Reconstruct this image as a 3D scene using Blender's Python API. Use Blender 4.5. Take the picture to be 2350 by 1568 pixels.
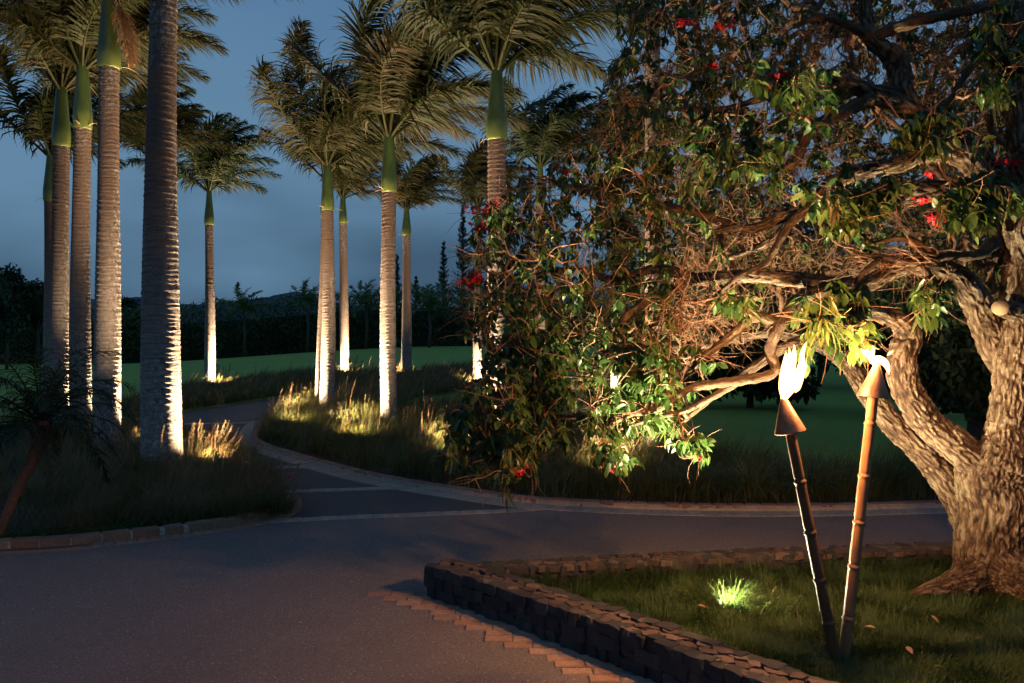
import bpy, bmesh, math, random
import numpy as np
from mathutils import Vector, Matrix, kdtree, noise as mnoise
R = math.radians
rng = np.random.default_rng(11)
random.seed(11)
for o in list(bpy.data.objects):
    bpy.data.objects.remove(o)
sc = bpy.context.scene
C = sc.collection

# ------------------------------------------------------------------ camera
EYE = 2.2
FPX = 1828.0            # focal length in units of a 2350 px wide frame
cam_d = bpy.data.cameras.new('camera')
cam = bpy.data.objects.new('camera', cam_d); C.objects.link(cam)
cam.location = (0, 0, EYE); cam.rotation_euler = (R(90), 0, 0)
cam_d.sensor_width = 36; cam_d.lens = 36 * FPX / 2350
cam_d.clip_start = 0.05; cam_d.clip_end = 6000
sc.camera = cam

# ------------------------------------------------------------------ sky at dusk
w = bpy.data.worlds.new('World'); sc.world = w; w.use_nodes = True
nt = w.node_tree; nt.nodes.clear()
SUN_EL, SUN_ROT = -3.0, 200.0
out = nt.nodes.new('ShaderNodeOutputWorld'); bg = nt.nodes.new('ShaderNodeBackground')
sky = nt.nodes.new('ShaderNodeTexSky'); sky.sky_type = 'NISHITA'; sky.sun_disc = False
sky.sun_elevation = R(SUN_EL); sky.sun_rotation = R(SUN_ROT); sky.ozone_density = 4.0
tc = nt.nodes.new('ShaderNodeTexCoord'); sep = nt.nodes.new('ShaderNodeSeparateXYZ')
ramp = nt.nodes.new('ShaderNodeValToRGB')
nz = nt.nodes.new('ShaderNodeTexNoise'); nz.inputs['Scale'].default_value = 3.0; nz.inputs['Detail'].default_value = 3
mpn = nt.nodes.new('ShaderNodeMapping'); mpn.inputs['Scale'].default_value = (1, 1, 2.4)
add = nt.nodes.new('ShaderNodeMath'); add.operation = 'MULTIPLY_ADD'
add.inputs[1].default_value = 0.34
e = ramp.color_ramp.elements
e[0].position = 0.0; e[0].color = (0.032, 0.062, 0.098, 1)
e[1].position = 1.0; e[1].color = (0.034, 0.086, 0.190, 1)
for p, c in ((0.06, (0.034, 0.070, 0.115, 1)), (0.20, (0.082, 0.160, 0.245, 1)), (0.34, (0.070, 0.145, 0.240, 1)), (0.55, (0.042, 0.098, 0.200, 1))):
    x = ramp.color_ramp.elements.new(p); x.color = c
nt.links.new(tc.outputs['Generated'], sep.inputs[0])
nt.links.new(tc.outputs['Generated'], mpn.inputs['Vector']); nt.links.new(mpn.outputs[0], nz.inputs['Vector'])
sub = nt.nodes.new('ShaderNodeMath'); sub.operation = 'SUBTRACT'; sub.inputs[1].default_value = 0.5
nt.links.new(nz.outputs['Fac'], sub.inputs[0]); nt.links.new(sub.outputs[0], add.inputs[0])
nt.links.new(sep.outputs['Z'], add.inputs[2]); nt.links.new(add.outputs[0], ramp.inputs['Fac'])
mx = nt.nodes.new('ShaderNodeMix'); mx.data_type = 'RGBA'; mx.blend_type = 'ADD'; mx.inputs['Factor'].default_value = 0.04
nt.links.new(ramp.outputs[0], mx.inputs['A']); nt.links.new(sky.outputs[0], mx.inputs['B'])
nt.links.new(mx.outputs['Result'], bg.inputs['Color']); bg.inputs['Strength'].default_value = 1.5
nt.links.new(bg.outputs[0], out.inputs['Surface'])

sc.view_settings.view_transform = 'Standard'; sc.view_settings.look = 'None'
sc.view_settings.exposure = 0.0; sc.view_settings.gamma = 1.0
sc.cycles.use_denoising = True; sc.cycles.use_adaptive_sampling = True; sc.cycles.adaptive_threshold = 0.025
sc.cycles.max_bounces = 5; sc.cycles.diffuse_bounces = 2; sc.cycles.glossy_bounces = 2
sc.cycles.transmission_bounces = 2; sc.cycles.transparent_max_bounces = 8
sc.cycles.sample_clamp_indirect = 2.0; sc.cycles.sample_clamp_direct = 30.0
sc.cycles.caustics_reflective = False; sc.cycles.caustics_refractive = False

# lamp powers (their builders come with the fixtures further down)
POWER = 17.0
FLAME = 185.0      # watts of one torch flame

# ------------------------------------------------------------------ helpers
def D(u, v, d):
    """point at depth d on the sight line through (u, v) of a 2350 x 1568 frame"""
    return np.array([(u - 1175) * d / FPX, d, EYE - (v - 784) * d / FPX])
def S(t):
    t = np.clip(t, 0, 1); return t * t * (3 - 2 * t)
def terrain(x, y):
    return 1.75 * S((np.asarray(y) - 32) / 46.0) * S((np.asarray(x) + 42) / 36.0)
def G(u, v, z=0.0):
    """where the sight line meets the ground raised by z"""
    d = (EYE - z) * FPX / (v - 784)
    for _ in range(60):
        p = D(u, v, d)
        t = float(terrain(p[0], p[1])) + z
        d += 0.5 * ((EYE - t) * FPX / (v - 784) - d)
    return D(u, v, d)
def mesh_from(name, V, faces):
    """faces: list of int arrays (n,3) / (n,4)"""
    V = np.asarray(V, dtype=np.float32).reshape(-1, 3)
    if isinstance(faces, np.ndarray): faces = [faces]
    faces = [np.asarray(f, dtype=np.int32) for f in faces if len(f)]
    me = bpy.data.meshes.new(name)
    me.vertices.add(len(V)); me.vertices.foreach_set('co', V.ravel())
    nl = sum(f.size for f in faces); npoly = sum(len(f) for f in faces)
    me.loops.add(nl); me.polygons.add(npoly)
    me.loops.foreach_set('vertex_index', np.concatenate([f.ravel() for f in faces]))
    tot = np.concatenate([np.full(len(f), f.shape[1], dtype=np.int32) for f in faces])
    st = np.concatenate([[0], np.cumsum(tot)[:-1]]).astype(np.int32)
    me.polygons.foreach_set('loop_start', st)
    me.update(calc_edges=True)
    return me
def smooth(me):
    me.polygons.foreach_set('use_smooth', np.ones(len(me.polygons), dtype=bool)); me.update()
def fattr(me, name, vals, typ='FLOAT'):
    a = me.attributes.new(name, typ, 'POINT')
    vals = np.asarray(vals, dtype=np.float32)
    a.data.foreach_set('value' if typ == 'FLOAT' else 'vector', vals.ravel())
def obj(name, me, mat=None, parent=None, **props):
    o = bpy.data.objects.new(name, me); C.objects.link(o)
    if mat is not None and me is not None and not me.materials: me.materials.append(mat)
    if parent is not None: o.parent = parent
    for k, v in props.items(): o[k] = v
    return o
def empty(name, loc, label, cat, group=None, rz=0):
    o = bpy.data.objects.new(name, None); C.objects.link(o)
    o.location = [float(q) for q in loc]; o.rotation_euler = (0, 0, rz); o.empty_display_size = 0.2
    o['label'] = label; o['category'] = cat
    if group: o['group'] = group
    return o
def under(name, me, mat, root, **props):
    """a part whose mesh is given in world coordinates; made local to root (roots are only translated)"""
    L = np.array(root.matrix_basis.translation)
    n = len(me.vertices); co = np.empty(n * 3, dtype=np.float32); me.vertices.foreach_get('co', co)
    co = (co.reshape(-1, 3) - L).astype(np.float32); me.vertices.foreach_set('co', co.ravel()); me.update()
    return obj(name, me, mat, root, **props)
def nrm(a): return a / np.maximum(np.linalg.norm(a, axis=-1, keepdims=True), 1e-9)

def catmull(P, n_per):
    P = np.asarray(P, float); out = []
    Q = np.vstack([2 * P[0] - P[1], P, 2 * P[-1] - P[-2]])
    for i in range(1, len(Q) - 2):
        t = np.linspace(0, 1, n_per, endpoint=False)[:, None]
        p0, p1, p2, p3 = Q[i - 1], Q[i], Q[i + 1], Q[i + 2]
        out.append(0.5 * ((2 * p1) + (-p0 + p2) * t + (2 * p0 - 5 * p1 + 4 * p2 - p3) * t ** 2 + (-p0 + 3 * p1 - 3 * p2 + p3) * t ** 3))
    out.append(P[-1:]); return np.vstack(out)
def tube(P, rad, sides=8, cap=True):
    """verts, faces of a closed tube along points P with radii rad"""
    P = np.asarray(P, float); n = len(P); rad = np.broadcast_to(np.asarray(rad, float), (n,))
    T = np.gradient(P, axis=0); T = nrm(T)
    a = np.array([0.0, 0, 1]) if abs(T[0][2]) < 0.9 else np.array([1.0, 0, 0])
    N = np.zeros_like(P); N[0] = nrm(np.cross(T[0], a))
    for i in range(1, n):
        v = N[i - 1] - T[i] * np.dot(N[i - 1], T[i]); N[i] = nrm(v)
    B = np.cross(T, N)
    th = np.linspace(0, 2 * math.pi, sides, endpoint=False)
    V = P[:, None, :] + rad[:, None, None] * (np.cos(th)[None, :, None] * N[:, None, :] + np.sin(th)[None, :, None] * B[:, None, :])
    V = V.reshape(-1, 3)
    i = np.arange(n - 1)[:, None] * sides; j = np.arange(sides)[None, :]; k = (j + 1) % sides
    F = np.stack([i + j, i + k, i + sides + k, i + sides + j], -1).reshape(-1, 4)
    tri = np.zeros((0, 3), int)
    if cap:
        V = np.vstack([V, P[0], P[-1]]); c0 = len(V) - 2; c1 = c0 + 1; j = j[0]; k = k[0]
        tri = np.vstack([np.stack([np.full(sides, c0), k, j], -1), np.stack([np.full(sides, c1), (n - 1) * sides + j, (n - 1) * sides + k], -1)])
    return V, F, tri
def joinm(parts):
    Vs, Qs, Ts, o = [], [], [], 0
    for p in parts:
        V, F = p[0], p[1]; Vs.append(V)
        if len(F): (Qs if F.shape[1] == 4 else Ts).append(F + o)
        if len(p) > 2 and len(p[2]): Ts.append(p[2] + o)
        o += len(V)
    f = []
    if Qs: f.append(np.vstack(Qs))
    if Ts: f.append(np.vstack(Ts))
    return np.vstack(Vs), f
def lathe(prof, sides=24, cap=True):
    """prof: (r, z) pairs"""
    prof = np.asarray(prof, float)
    P = np.stack([np.zeros(len(prof)), np.zeros(len(prof)), prof[:, 1]], -1)
    th = np.linspace(0, 2 * math.pi, sides, endpoint=False)
    V = np.stack([prof[:, 0][:, None] * np.cos(th), prof[:, 0][:, None] * np.sin(th), np.repeat(prof[:, 1][:, None], sides, 1)], -1).reshape(-1, 3)
    n = len(prof); i = np.arange(n - 1)[:, None] * sides; j = np.arange(sides)[None, :]; k = (j + 1) % sides
    F = np.stack([i + j, i + k, i + sides + k, i + sides + j], -1).reshape(-1, 4)
    tri = np.zeros((0, 3), int)
    if cap:
        V = np.vstack([V, P[0], P[-1]]); c0 = len(V) - 2; c1 = c0 + 1; j = j[0]; k = k[0]
        tri = np.vstack([np.stack([np.full(sides, c0), k, j], -1), np.stack([np.full(sides, c1), (n - 1) * sides + j, (n - 1) * sides + k], -1)])
    return V, F, tri
def box_mesh(name, sx, sy, sz, bev=0.006, jit=0.0, seed=0):
    bm = bmesh.new(); bmesh.ops.create_cube(bm, size=1)
    r = random.Random(seed)
    for v in bm.verts:
        v.co = Vector((v.co.x * sx + r.uniform(-jit, jit), v.co.y * sy + r.uniform(-jit, jit), v.co.z * sz + r.uniform(-jit, jit) * .5))
    if bev: bmesh.ops.bevel(bm, geom=bm.edges[:], offset=bev, segments=1, affect='EDGES')
    me = bpy.data.meshes.new(name); bm.to_mesh(me); bm.free(); return me
def poly_sheet(name, pts, z, mat, **props):
    bm = bmesh.new()
    f = bm.faces.new([bm.verts.new((float(p[0]), float(p[1]), z)) for p in pts])
    bmesh.ops.triangulate(bm, faces=[f])
    for f in bm.faces:
        if f.normal.z < 0: f.normal_flip()
    me = bpy.data.meshes.new(name); bm.to_mesh(me); bm.free()
    return obj(name, me, mat, **props)
def in_poly(x, y, poly):
    poly = np.asarray(poly)[:, :2]; ins = np.zeros(len(x), bool); n = len(poly); j = n - 1
    for i in range(n):
        xi, yi = poly[i]; xj, yj = poly[j]
        c = ((yi > y) != (yj > y)) & (x < (xj - xi) * (y - yi) / (yj - yi + 1e-12) + xi)
        ins ^= c; j = i
    return ins

def blades(base, head, L, W, lean, droop, segs=3, face=None, wind=0.0):
    """arching strips: base (n,3), heading angle, length, width, lean (0 up .. 1 flat), droop"""
    n = len(base); h = np.stack([np.cos(head), np.sin(head), np.zeros(n)], -1)
    fa = head + math.pi / 2 if face is None else face
    wv = np.stack([np.cos(fa), np.sin(fa), np.zeros(n)], -1)
    up = np.array([0, 0, 1.0]); V = []
    for s in range(segs + 1):
        t = s / segs
        c = base + L[:, None] * ((lean * t + droop * 0.55 * t * t)[:, None] * h + (t * np.sqrt(np.maximum(1 - lean ** 2, .05)) - droop * t ** 2.2 * .75)[:, None] * up)
        if wind: c = c + (wind * L * t * t)[:, None] * np.array([1, 0.15, -0.1])
        if s < segs:
            ww = (W * (1 - t) ** 0.7 * .5)[:, None] * wv; V += [c - ww, c + ww]
        else: V.append(c)
    m = 2 * segs + 1; V = np.stack(V, 1).reshape(-1, 3)
    o = np.arange(n)[:, None] * m; Q = []
    for s in range(segs - 1):
        Q.append(np.concatenate([o + 2 * s, o + 2 * s + 1, o + 2 * s + 3, o + 2 * s + 2], 1))
    T = np.concatenate([o + 2 * segs - 2, o + 2 * segs - 1, o + 2 * segs], 1)
    F = ([np.vstack(Q)] if Q else []) + [T]
    return V, F, m
def blade_mesh(name, *a, tint=None, **k):
    V, F, m = blades(*a, **k); me = mesh_from(name, V, F)
    n = len(V) // m
    t = rng.random(n) if tint is None else tint
    fattr(me, 'tint', np.repeat(t, m)); fattr(me, 'along', np.tile(np.minimum(np.arange(m) // 2 / ((m - 1) / 2), 1), n))
    smooth(me); return me

LT = np.array([0, .22, .5, .78, 1.0]); LWd = np.array([0, .72, 1.0, .68, 0])
def leaves(P, A, Nn, L, W, curl):
    """ovate folded leaves: P base, A axis, Nn upper normal"""
    A = nrm(A); Sd = nrm(np.cross(A, Nn)); Nn = np.cross(Sd, A); n = len(P); V = []
    for i, (t, wd) in enumerate(zip(LT, LWd)):
        c = P + A * (L * t)[:, None] - Nn * (L * curl * t * t)[:, None]
        if wd == 0: V.append(c)
        else:
            s = Sd * (W * .5 * wd)[:, None]; f = Nn * (W * .16 * wd)[:, None]
            V += [c - s + f, c, c + s + f]
    V = np.stack(V, 1).reshape(-1, 3); o = np.arange(n)[:, None] * 11
    T = np.vstack([np.concatenate([o + a, o + b, o + c], 1) for a, b, c in ((0, 2, 1), (0, 3, 2), (7, 8, 10), (8, 9, 10))])
    Q = np.vstack([np.concatenate([o + a, o + b, o + c, o + d], 1) for a, b, c, d in ((1, 2, 5, 4), (2, 3, 6, 5), (4, 5, 8, 7), (5, 6, 9, 8))])
    return V, [Q, T]

# ------------------------------------------------------------------ materials
class Mat:
    def __init__(s, name, rough=0.8):
        s.m = bpy.data.materials.new(name); s.m.use_nodes = True; s.t = s.m.node_tree
        s.b = s.t.nodes['Principled BSDF']; s.b.inputs['Roughness'].default_value = rough
        s.b.inputs['Specular IOR Level'].default_value = 0.3
    def n(s, typ, **kw):
        x = s.t.nodes.new(typ)
        for k, v in kw.items():
            if k in x.inputs: x.inputs[k].default_value = v
            else: setattr(x, k, v)
        return x
    def l(s, a, b): s.t.links.new(a, b)
    def coord(s, scale=(1, 1, 1), attr=None, obj_space=True):
        if attr: a = s.n('ShaderNodeAttribute', attribute_name=attr); o = a.outputs['Vector']
        else: a = s.n('ShaderNodeTexCoord'); o = a.outputs['Object']
        m = s.n('ShaderNodeMapping'); m.inputs['Scale'].default_value = scale
        s.l(o, m.inputs['Vector']); return m.outputs[0]
    def noise(s, vec, scale, detail=4, rough=.55):
        x = s.n('ShaderNodeTexNoise', Scale=scale, Detail=detail, Roughness=rough); s.l(vec, x.inputs['Vector']); return x.outputs['Fac']
    def vor(s, vec, scale, feature='F1'):
        x = s.n('ShaderNodeTexVoronoi', Scale=scale, feature=feature); s.l(vec, x.inputs['Vector']); return x.outputs['Distance']
    def ramp(s, fac, stops, interp='LINEAR'):
        x = s.n('ShaderNodeValToRGB'); x.color_ramp.interpolation = interp
        el = x.color_ramp.elements
        el[0].position, el[0].color = stops[0][0], (*stops[0][1], 1)
        el[1].position, el[1].color = stops[-1][0], (*stops[-1][1], 1)
        for p, c in stops[1:-1]: y = el.new(p); y.color = (*c, 1)
        s.l(fac, x.inputs['Fac']); return x.outputs['Color']
    def mix(s, fac, a, b, blend='MIX'):
        x = s.n('ShaderNodeMix', data_type='RGBA', blend_type=blend)
        for q, key in ((fac, 'Factor'), (a, 'A'), (b, 'B')):
            if isinstance(q, (int, float)): x.inputs[key].default_value = q
            elif isinstance(q, tuple): x.inputs[key].default_value = (*q, 1)
            else: s.l(q, x.inputs[key])
        return x.outputs['Result']
    def math(s, op, a, b=0.0):
        x = s.n('ShaderNodeMath', operation=op)
        for i, q in enumerate((a, b)):
            if isinstance(q, (int, float)): x.inputs[i].default_value = q
            else: s.l(q, x.inputs[i])
        return x.outputs[0]
    def color(s, c):
        if isinstance(c, tuple): s.b.inputs['Base Color'].default_value = (*c, 1)
        else: s.l(c, s.b.inputs['Base Color'])
        return s
    def bump(s, h, dist=0.02, strength=1.0):
        x = s.n('ShaderNodeBump', Distance=dist, Strength=strength); s.l(h, x.inputs['Height']); s.l(x.outputs[0], s.b.inputs['Normal']); return s
    def translucent(s, c, amount=0.3):
        tr = s.n('ShaderNodeBsdfTranslucent'); mxs = s.n('ShaderNodeMixShader')
        mxs.inputs[0].default_value = amount
        if isinstance(c, tuple): tr.inputs['Color'].default_value = (*c, 1)
        else: s.l(c, tr.inputs['Color'])
        s.l(s.b.outputs[0], mxs.inputs[1]); s.l(tr.outputs[0], mxs.inputs[2])
        s.l(mxs.outputs[0], s.t.nodes['Material Output'].inputs['Surface']); return s

def leafmat(name, stops, rough=.45, trans=.3, spec=.4):
    m = Mat(name, rough); m.b.inputs['Specular IOR Level'].default_value = spec
    a = m.n('ShaderNodeAttribute', attribute_name='tint').outputs['Fac']
    c = m.ramp(a, stops); m.color(c); m.translucent(c, trans); return m.m

def lawn_mat():
    m = Mat('mown_lawn', .95); v = m.coord()
    a = m.noise(v, 0.25, 3); b = m.noise(m.coord((.25, 3.0, 1)), 1.5, 3); f = m.noise(v, 9, 5)
    k = m.math('MULTIPLY_ADD', b, .5); k2 = m.math('ADD', m.math('MULTIPLY', a, .75), m.math('MULTIPLY', b, .45))
    c = m.ramp(k2, [(.3, (.20, .29, .045)), (.7, (.30, .41, .075))])
    m.color(m.mix(.35, c, m.ramp(f, [(.3, (.16, .22, .035)), (.7, (.34, .44, .085))]))); m.bump(m.noise(v, 40, 4), .04); return m.m
def asphalt_mat(name, base, grain, spot=.03):
    m = Mat(name, .85); v = m.coord()
    g = m.noise(v, 95, 4, .8); g2 = m.noise(v, 45, 3, .6); big = m.noise(v, .7, 4)
    c = m.ramp(g, [(.32, tuple(q * .35 for q in base)), (.5, base), (.68, tuple(min(1, q * grain) for q in base))])
    c = m.mix(m.math('MULTIPLY', big, .8), c, tuple(q * .55 for q in base))
    vv = m.n('ShaderNodeTexVoronoi', Scale=42.0); m.l(v, vv.inputs['Vector'])
    sp = m.math('LESS_THAN', vv.outputs['Distance'], .24)
    rnd = m.n('ShaderNodeSeparateColor'); m.l(vv.outputs['Color'], rnd.inputs[0])
    sel = m.math('MULTIPLY', sp, m.math('GREATER_THAN', rnd.outputs[0], 1 - spot * 3))
    c = m.mix(sel, c, (.45, .40, .36))
    m.color(c); m.bump(m.math('ADD', g, m.math('MULTIPLY', g2, .8)), .012, .9); return m.m
def brick_mat(name, a, b):
    m = Mat(name, .85); v = m.coord()
    oi = m.n('ShaderNodeObjectInfo').outputs['Random']
    c = m.ramp(oi, [(0, a), (.5, tuple((x + y) / 2 for x, y in zip(a, b))), (1, b)])
    n1 = m.noise(v, 25, 5, .65); c = m.mix(m.ramp(n1, [(.35, (0, 0, 0)), (.75, (.75, .75, .75))]), c, tuple(q * .45 for q in a))
    m.color(c); m.bump(m.noise(v, 60, 5, .65), .008); return m.m
def stone_mat():
    m = Mat('lava_stone', .8); v = m.coord()
    oi = m.n('ShaderNodeObjectInfo').outputs['Random']
    c = m.ramp(oi, [(0, (.045, .042, .046)), (.6, (.075, .068, .07)), (1, (.12, .105, .098))])
    li = m.noise(v, 14, 5, .7); c = m.mix(m.ramp(li, [(.62, (0, 0, 0)), (.72, (.8, .8, .8))]), c, (.33, .33, .31))
    c = m.mix(m.ramp(m.noise(v, 30, 4), [(.4, (.5, .5, .5)), (.6, (0, 0, 0))]), c, (.035, .033, .035))
    m.color(c); m.bump(m.noise(v, 22, 7, .7), .03, .9); return m.m
def cap_mat():
    m = Mat('weathered_cap_stone', .85); v = m.coord()
    oi = m.n('ShaderNodeObjectInfo').outputs['Random']
    c = m.ramp(oi, [(0, (.10, .062, .05)), (.6, (.16, .10, .08)), (1, (.22, .15, .12))])
    c = m.mix(m.ramp(m.noise(v, 9, 5, .7), [(.62, (0, 0, 0)), (.70, (.9, .9, .9))]), c, (.36, .33, .29))
    m.color(c); m.bump(m.noise(v, 14, 7, .7), .03, .9); return m.m
def soil_mat():
    m = Mat('bed_soil', .95); v = m.coord()
    m.color(m.ramp(m.noise(v, 18, 5, .7), [(.3, (.015, .012, .008)), (.7, (.06, .045, .03))])); m.bump(m.noise(v, 30, 5), .03); return m.m
def palm_trunk_mat():
    m = Mat('palm_trunk_bark', .85); v = m.coord()
    base = m.ramp(m.noise(m.coord((2, 2, 14)), 1.6, 5, .6), [(.3, (.15, .118, .105)), (.55, (.27, .222, .195)), (.8, (.35, .30, .265))])
    # brown rings in the upper half, grey lower half
    sepz = m.n('ShaderNodeSeparateXYZ'); m.l(m.coord(), sepz.inputs[0])
    hi = m.ramp(m.math('DIVIDE', m.math('ADD', sepz.outputs['Z'], m.math('MULTIPLY', m.noise(v, .9, 3), 2.0)), 9.0), [(.28, (0, 0, 0)), (.68, (.85, .85, .85))])
    c = m.mix(hi, base, (.105, .062, .046))
    # lichen: pale and near-black crusty patches with sides of their own
    side = m.noise(m.coord((.9, .9, .16)), 1.6, 3)
    sp = m.noise(m.coord((1, 1, .8)), 17, 5, .75)
    pm = m.math('MULTIPLY', m.ramp(sp, [(.50, (0, 0, 0)), (.57, (1, 1, 1))]), m.ramp(side, [(.42, (0, 0, 0)), (.60, (1, 1, 1))]))
    c = m.mix(m.math('MULTIPLY', pm, .75), c, (.46, .46, .43))
    sp2 = m.noise(m.coord((1, 1, .7)), 11, 6, .75)
    dk = m.math('MULTIPLY', m.ramp(sp2, [(.55, (0, 0, 0)), (.63, (1, 1, 1))]), m.ramp(side, [(.38, (.25, .25, .25)), (.52, (1, 1, 1))]))
    c = m.mix(m.math('MULTIPLY', dk, .9), c, (.028, .026, .026))
    m.color(c); m.bump(m.math('ADD', m.noise(m.coord((3, 3, 40)), 1.2, 4), m.math('MULTIPLY', m.noise(v, 30, 5, .7), .6)), .025, .8); return m.m
def shaft_mat():
    m = Mat('crownshaft_green', .35); m.b.inputs['Specular IOR Level'].default_value = .45
    v = m.coord((1.5, 1.5, .5)); n1 = m.noise(v, 3.5, 4)
    c = m.ramp(n1, [(.3, (.024, .044, .012)), (.6, (.045, .075, .018)), (.85, (.10, .125, .035))])
    al = m.n('ShaderNodeAttribute', attribute_name='along').outputs['Fac']
    c = m.mix(m.ramp(m.math('ADD', al, m.math('MULTIPLY', m.noise(m.coord(), 4, 3), .25)), [(.10, (.75, .75, .75)), (.38, (0, 0, 0))]), c, (.17, .21, .05))
    m.color(m.mix(m.ramp(m.noise(m.coord((4, 4, .6)), 6, 4), [(.66, (0, 0, 0)), (.8, (.6, .6, .6))]), c, (.16, .10, .05)))
    return m.m
def bark_mat():
    m = Mat('gnarled_bark', .9); v = m.coord(attr='bark')
    n1 = m.noise(m.coord((1, 1, .30), 'bark'), 16, 6, .65)
    vo = m.vor(m.coord((1, 1, .28), 'bark'), 30)
    h = m.math('ADD', m.math('MULTIPLY', m.math('ABSOLUTE', m.math('SUBTRACT', n1, .5)), 3.2), m.math('MULTIPLY', vo, .7))
    fine = m.noise(v, 60, 4, .7)
    rg = m.n('ShaderNodeAttribute', attribute_name='ridge').outputs['Fac']
    hc = m.math('ADD', m.math('MULTIPLY', h, .55), m.math('MULTIPLY', rg, .75))
    c = m.ramp(hc, [(.18, (.018, .009, .006)), (.42, (.065, .034, .018)), (.74, (.145, .088, .050)), (1.1, (.28, .205, .135))])
    c = m.mix(m.ramp(m.noise(v, 2.3, 4), [(.56, (0, 0, 0)), (.74, (.55, .55, .55))]), c, (.12, .14, .05))
    m.color(c); m.bump(m.math('ADD', h, m.math('MULTIPLY', fine, .35)), .035, 1.0); return m.m
def twig_mat():
    m = Mat('twig_bark', .85); v = m.coord()
    m.color(m.ramp(m.noise(v, 12, 4), [(.3, (.13, .065, .035)), (.6, (.25, .13, .075)), (.8, (.33, .21, .13))])); m.bump(m.noise(v, 70, 4), .006); return m.m
def plain(name, c, rough=.7, metal=0.0, var=.25, sc_=12, bd=.004):
    m = Mat(name, rough); v = m.coord(); m.b.inputs['Metallic'].default_value = metal
    m.color(m.ramp(m.noise(v, sc_, 5, .65), [(.25, tuple(q * (1 - var) for q in c)), (.75, tuple(min(1, q * (1 + var)) for q in c))]))
    m.bump(m.noise(v, sc_ * 4, 4), bd); return m.m
def emit(name, c, s):
    m = bpy.data.materials.new(name); m.use_nodes = True; t = m.node_tree; t.nodes.clear()
    e_ = t.nodes.new('ShaderNodeEmission'); e_.inputs['Color'].default_value = (*c, 1); e_.inputs['Strength'].default_value = s
    o_ = t.nodes.new('ShaderNodeOutputMaterial'); t.links.new(e_.outputs[0], o_.inputs['Surface']); return m
def flame_mat():
    m = bpy.data.materials.new('flame'); m.use_nodes = True; t = m.node_tree; t.nodes.clear()
    e_ = t.nodes.new('ShaderNodeEmission'); e_.inputs['Color'].default_value = (1.0, .42, .12, 1); e_.inputs['Strength'].default_value = 620
    o_ = t.nodes.new('ShaderNodeOutputMaterial'); t.links.new(e_.outputs[0], o_.inputs['Volume']); return m
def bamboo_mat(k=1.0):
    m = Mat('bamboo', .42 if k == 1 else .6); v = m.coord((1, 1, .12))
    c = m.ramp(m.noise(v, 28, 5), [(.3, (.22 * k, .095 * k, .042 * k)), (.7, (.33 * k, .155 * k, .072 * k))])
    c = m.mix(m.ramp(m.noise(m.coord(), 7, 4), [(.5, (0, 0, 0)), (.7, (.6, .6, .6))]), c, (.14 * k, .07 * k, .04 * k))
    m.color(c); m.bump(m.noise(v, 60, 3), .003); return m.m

M = dict(
    lawn=lawn_mat(), court=asphalt_mat('court_aggregate', (.245, .19, .172), 2.0, .05), drive=asphalt_mat('driveway_asphalt', (.125, .108, .106), 1.6, .01),
    brick=brick_mat('kerb_brick', (.30, .155, .10), (.40, .25, .17)), paver=brick_mat('edge_paver', (.36, .20, .13), (.46, .29, .20)),
    ribbon=brick_mat('driveway_ribbon', (.36, .29, .235), (.48, .40, .32)), mortar=plain('mortar', (.33, .265, .215), .95),
    stone=stone_mat(), cap=cap_mat(), joint=plain('dark_joint', (.04, .036, .034), .95), soil=soil_mat(),
    ptrunk=palm_trunk_mat(), shaft=shaft_mat(), bark=bark_mat(), twig=twig_mat(), bamboo=bamboo_mat(), bamboo_shaded=bamboo_mat(.38),  # second bamboo is a darkened copy: shade of the left pole in its colour
    frond=leafmat('palm_frond', [(0, (.012, .021, .005)), (.4, (.023, .030, .008)), (.75, (.033, .030, .009)), (1, (.052, .034, .014))], .6, .25, .25),
    frond_far=leafmat('palm_frond_green', [(0, (.013, .028, .007)), (.6, (.026, .042, .011)), (1, (.042, .044, .015))], .5, .22),
    deadfrond=leafmat('dead_frond', [(0, (.20, .11, .055)), (1, (.36, .21, .11))], .8, .2),
    leaf=leafmat('tree_leaf', [(0, (.026, .058, .013)), (.38, (.050, .098, .019)), (.65, (.080, .110, .023)), (.84, (.108, .100, .030)), (1, (.13, .085, .038))], .42, .25, .38),
    petal=leafmat('red_petal', [(0, (.35, .012, .02)), (1, (.62, .03, .045))], .5, .3),
    grass=leafmat('long_grass', [(0, (.022, .048, .009)), (.5, (.045, .085, .016)), (.85, (.08, .11, .026)), (1, (.15, .12, .045))], .55, .3),
    ogr=leafmat('fountain_grass', [(0, (.06, .075, .015)), (.45, (.11, .125, .028)), (.75, (.18, .15, .05)), (1, (.28, .15, .08))], .6, .3),
    plume=leafmat('seed_plume', [(0, (.30, .20, .10)), (1, (.45, .33, .20))], .8, .35),
    hedge=leafmat('hedge_frond', [(0, (.035, .065, .018)), (.6, (.085, .135, .034)), (1, (.17, .20, .06))], .5, .2),
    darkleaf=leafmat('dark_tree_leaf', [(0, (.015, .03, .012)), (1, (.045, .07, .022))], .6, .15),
    needle=leafmat('pine_needle', [(0, (.012, .025, .016)), (1, (.03, .05, .03))], .7, .1),
    dbark=plain('dark_bark', (.09, .07, .055), .9), pygmy=plain('pygmy_palm_trunk', (.26, .14, .10), .9, 0, .6, 45, .03),
    copper=plain('rusted_copper', (.30, .14, .085), .42, .75, .35, 16, .002), iron=plain('dark_fixture', (.05, .05, .05), .5, .6),
    flame=flame_mat(), lens=emit('lamp_lens', (1.0, .78, .50), 60.0),
    cut=plain('cut_wood', (.27, .19, .11), .85, 0, .2, 30), hill=plain('hill_haze_blue', (.05, .085, .11), 1.0, 0, .3, .02, .0), pebble=plain('pebble', (.40, .36, .33), .8, 0, .3, 60),  # blue in the hill colour stands in for distance haze
)

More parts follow.
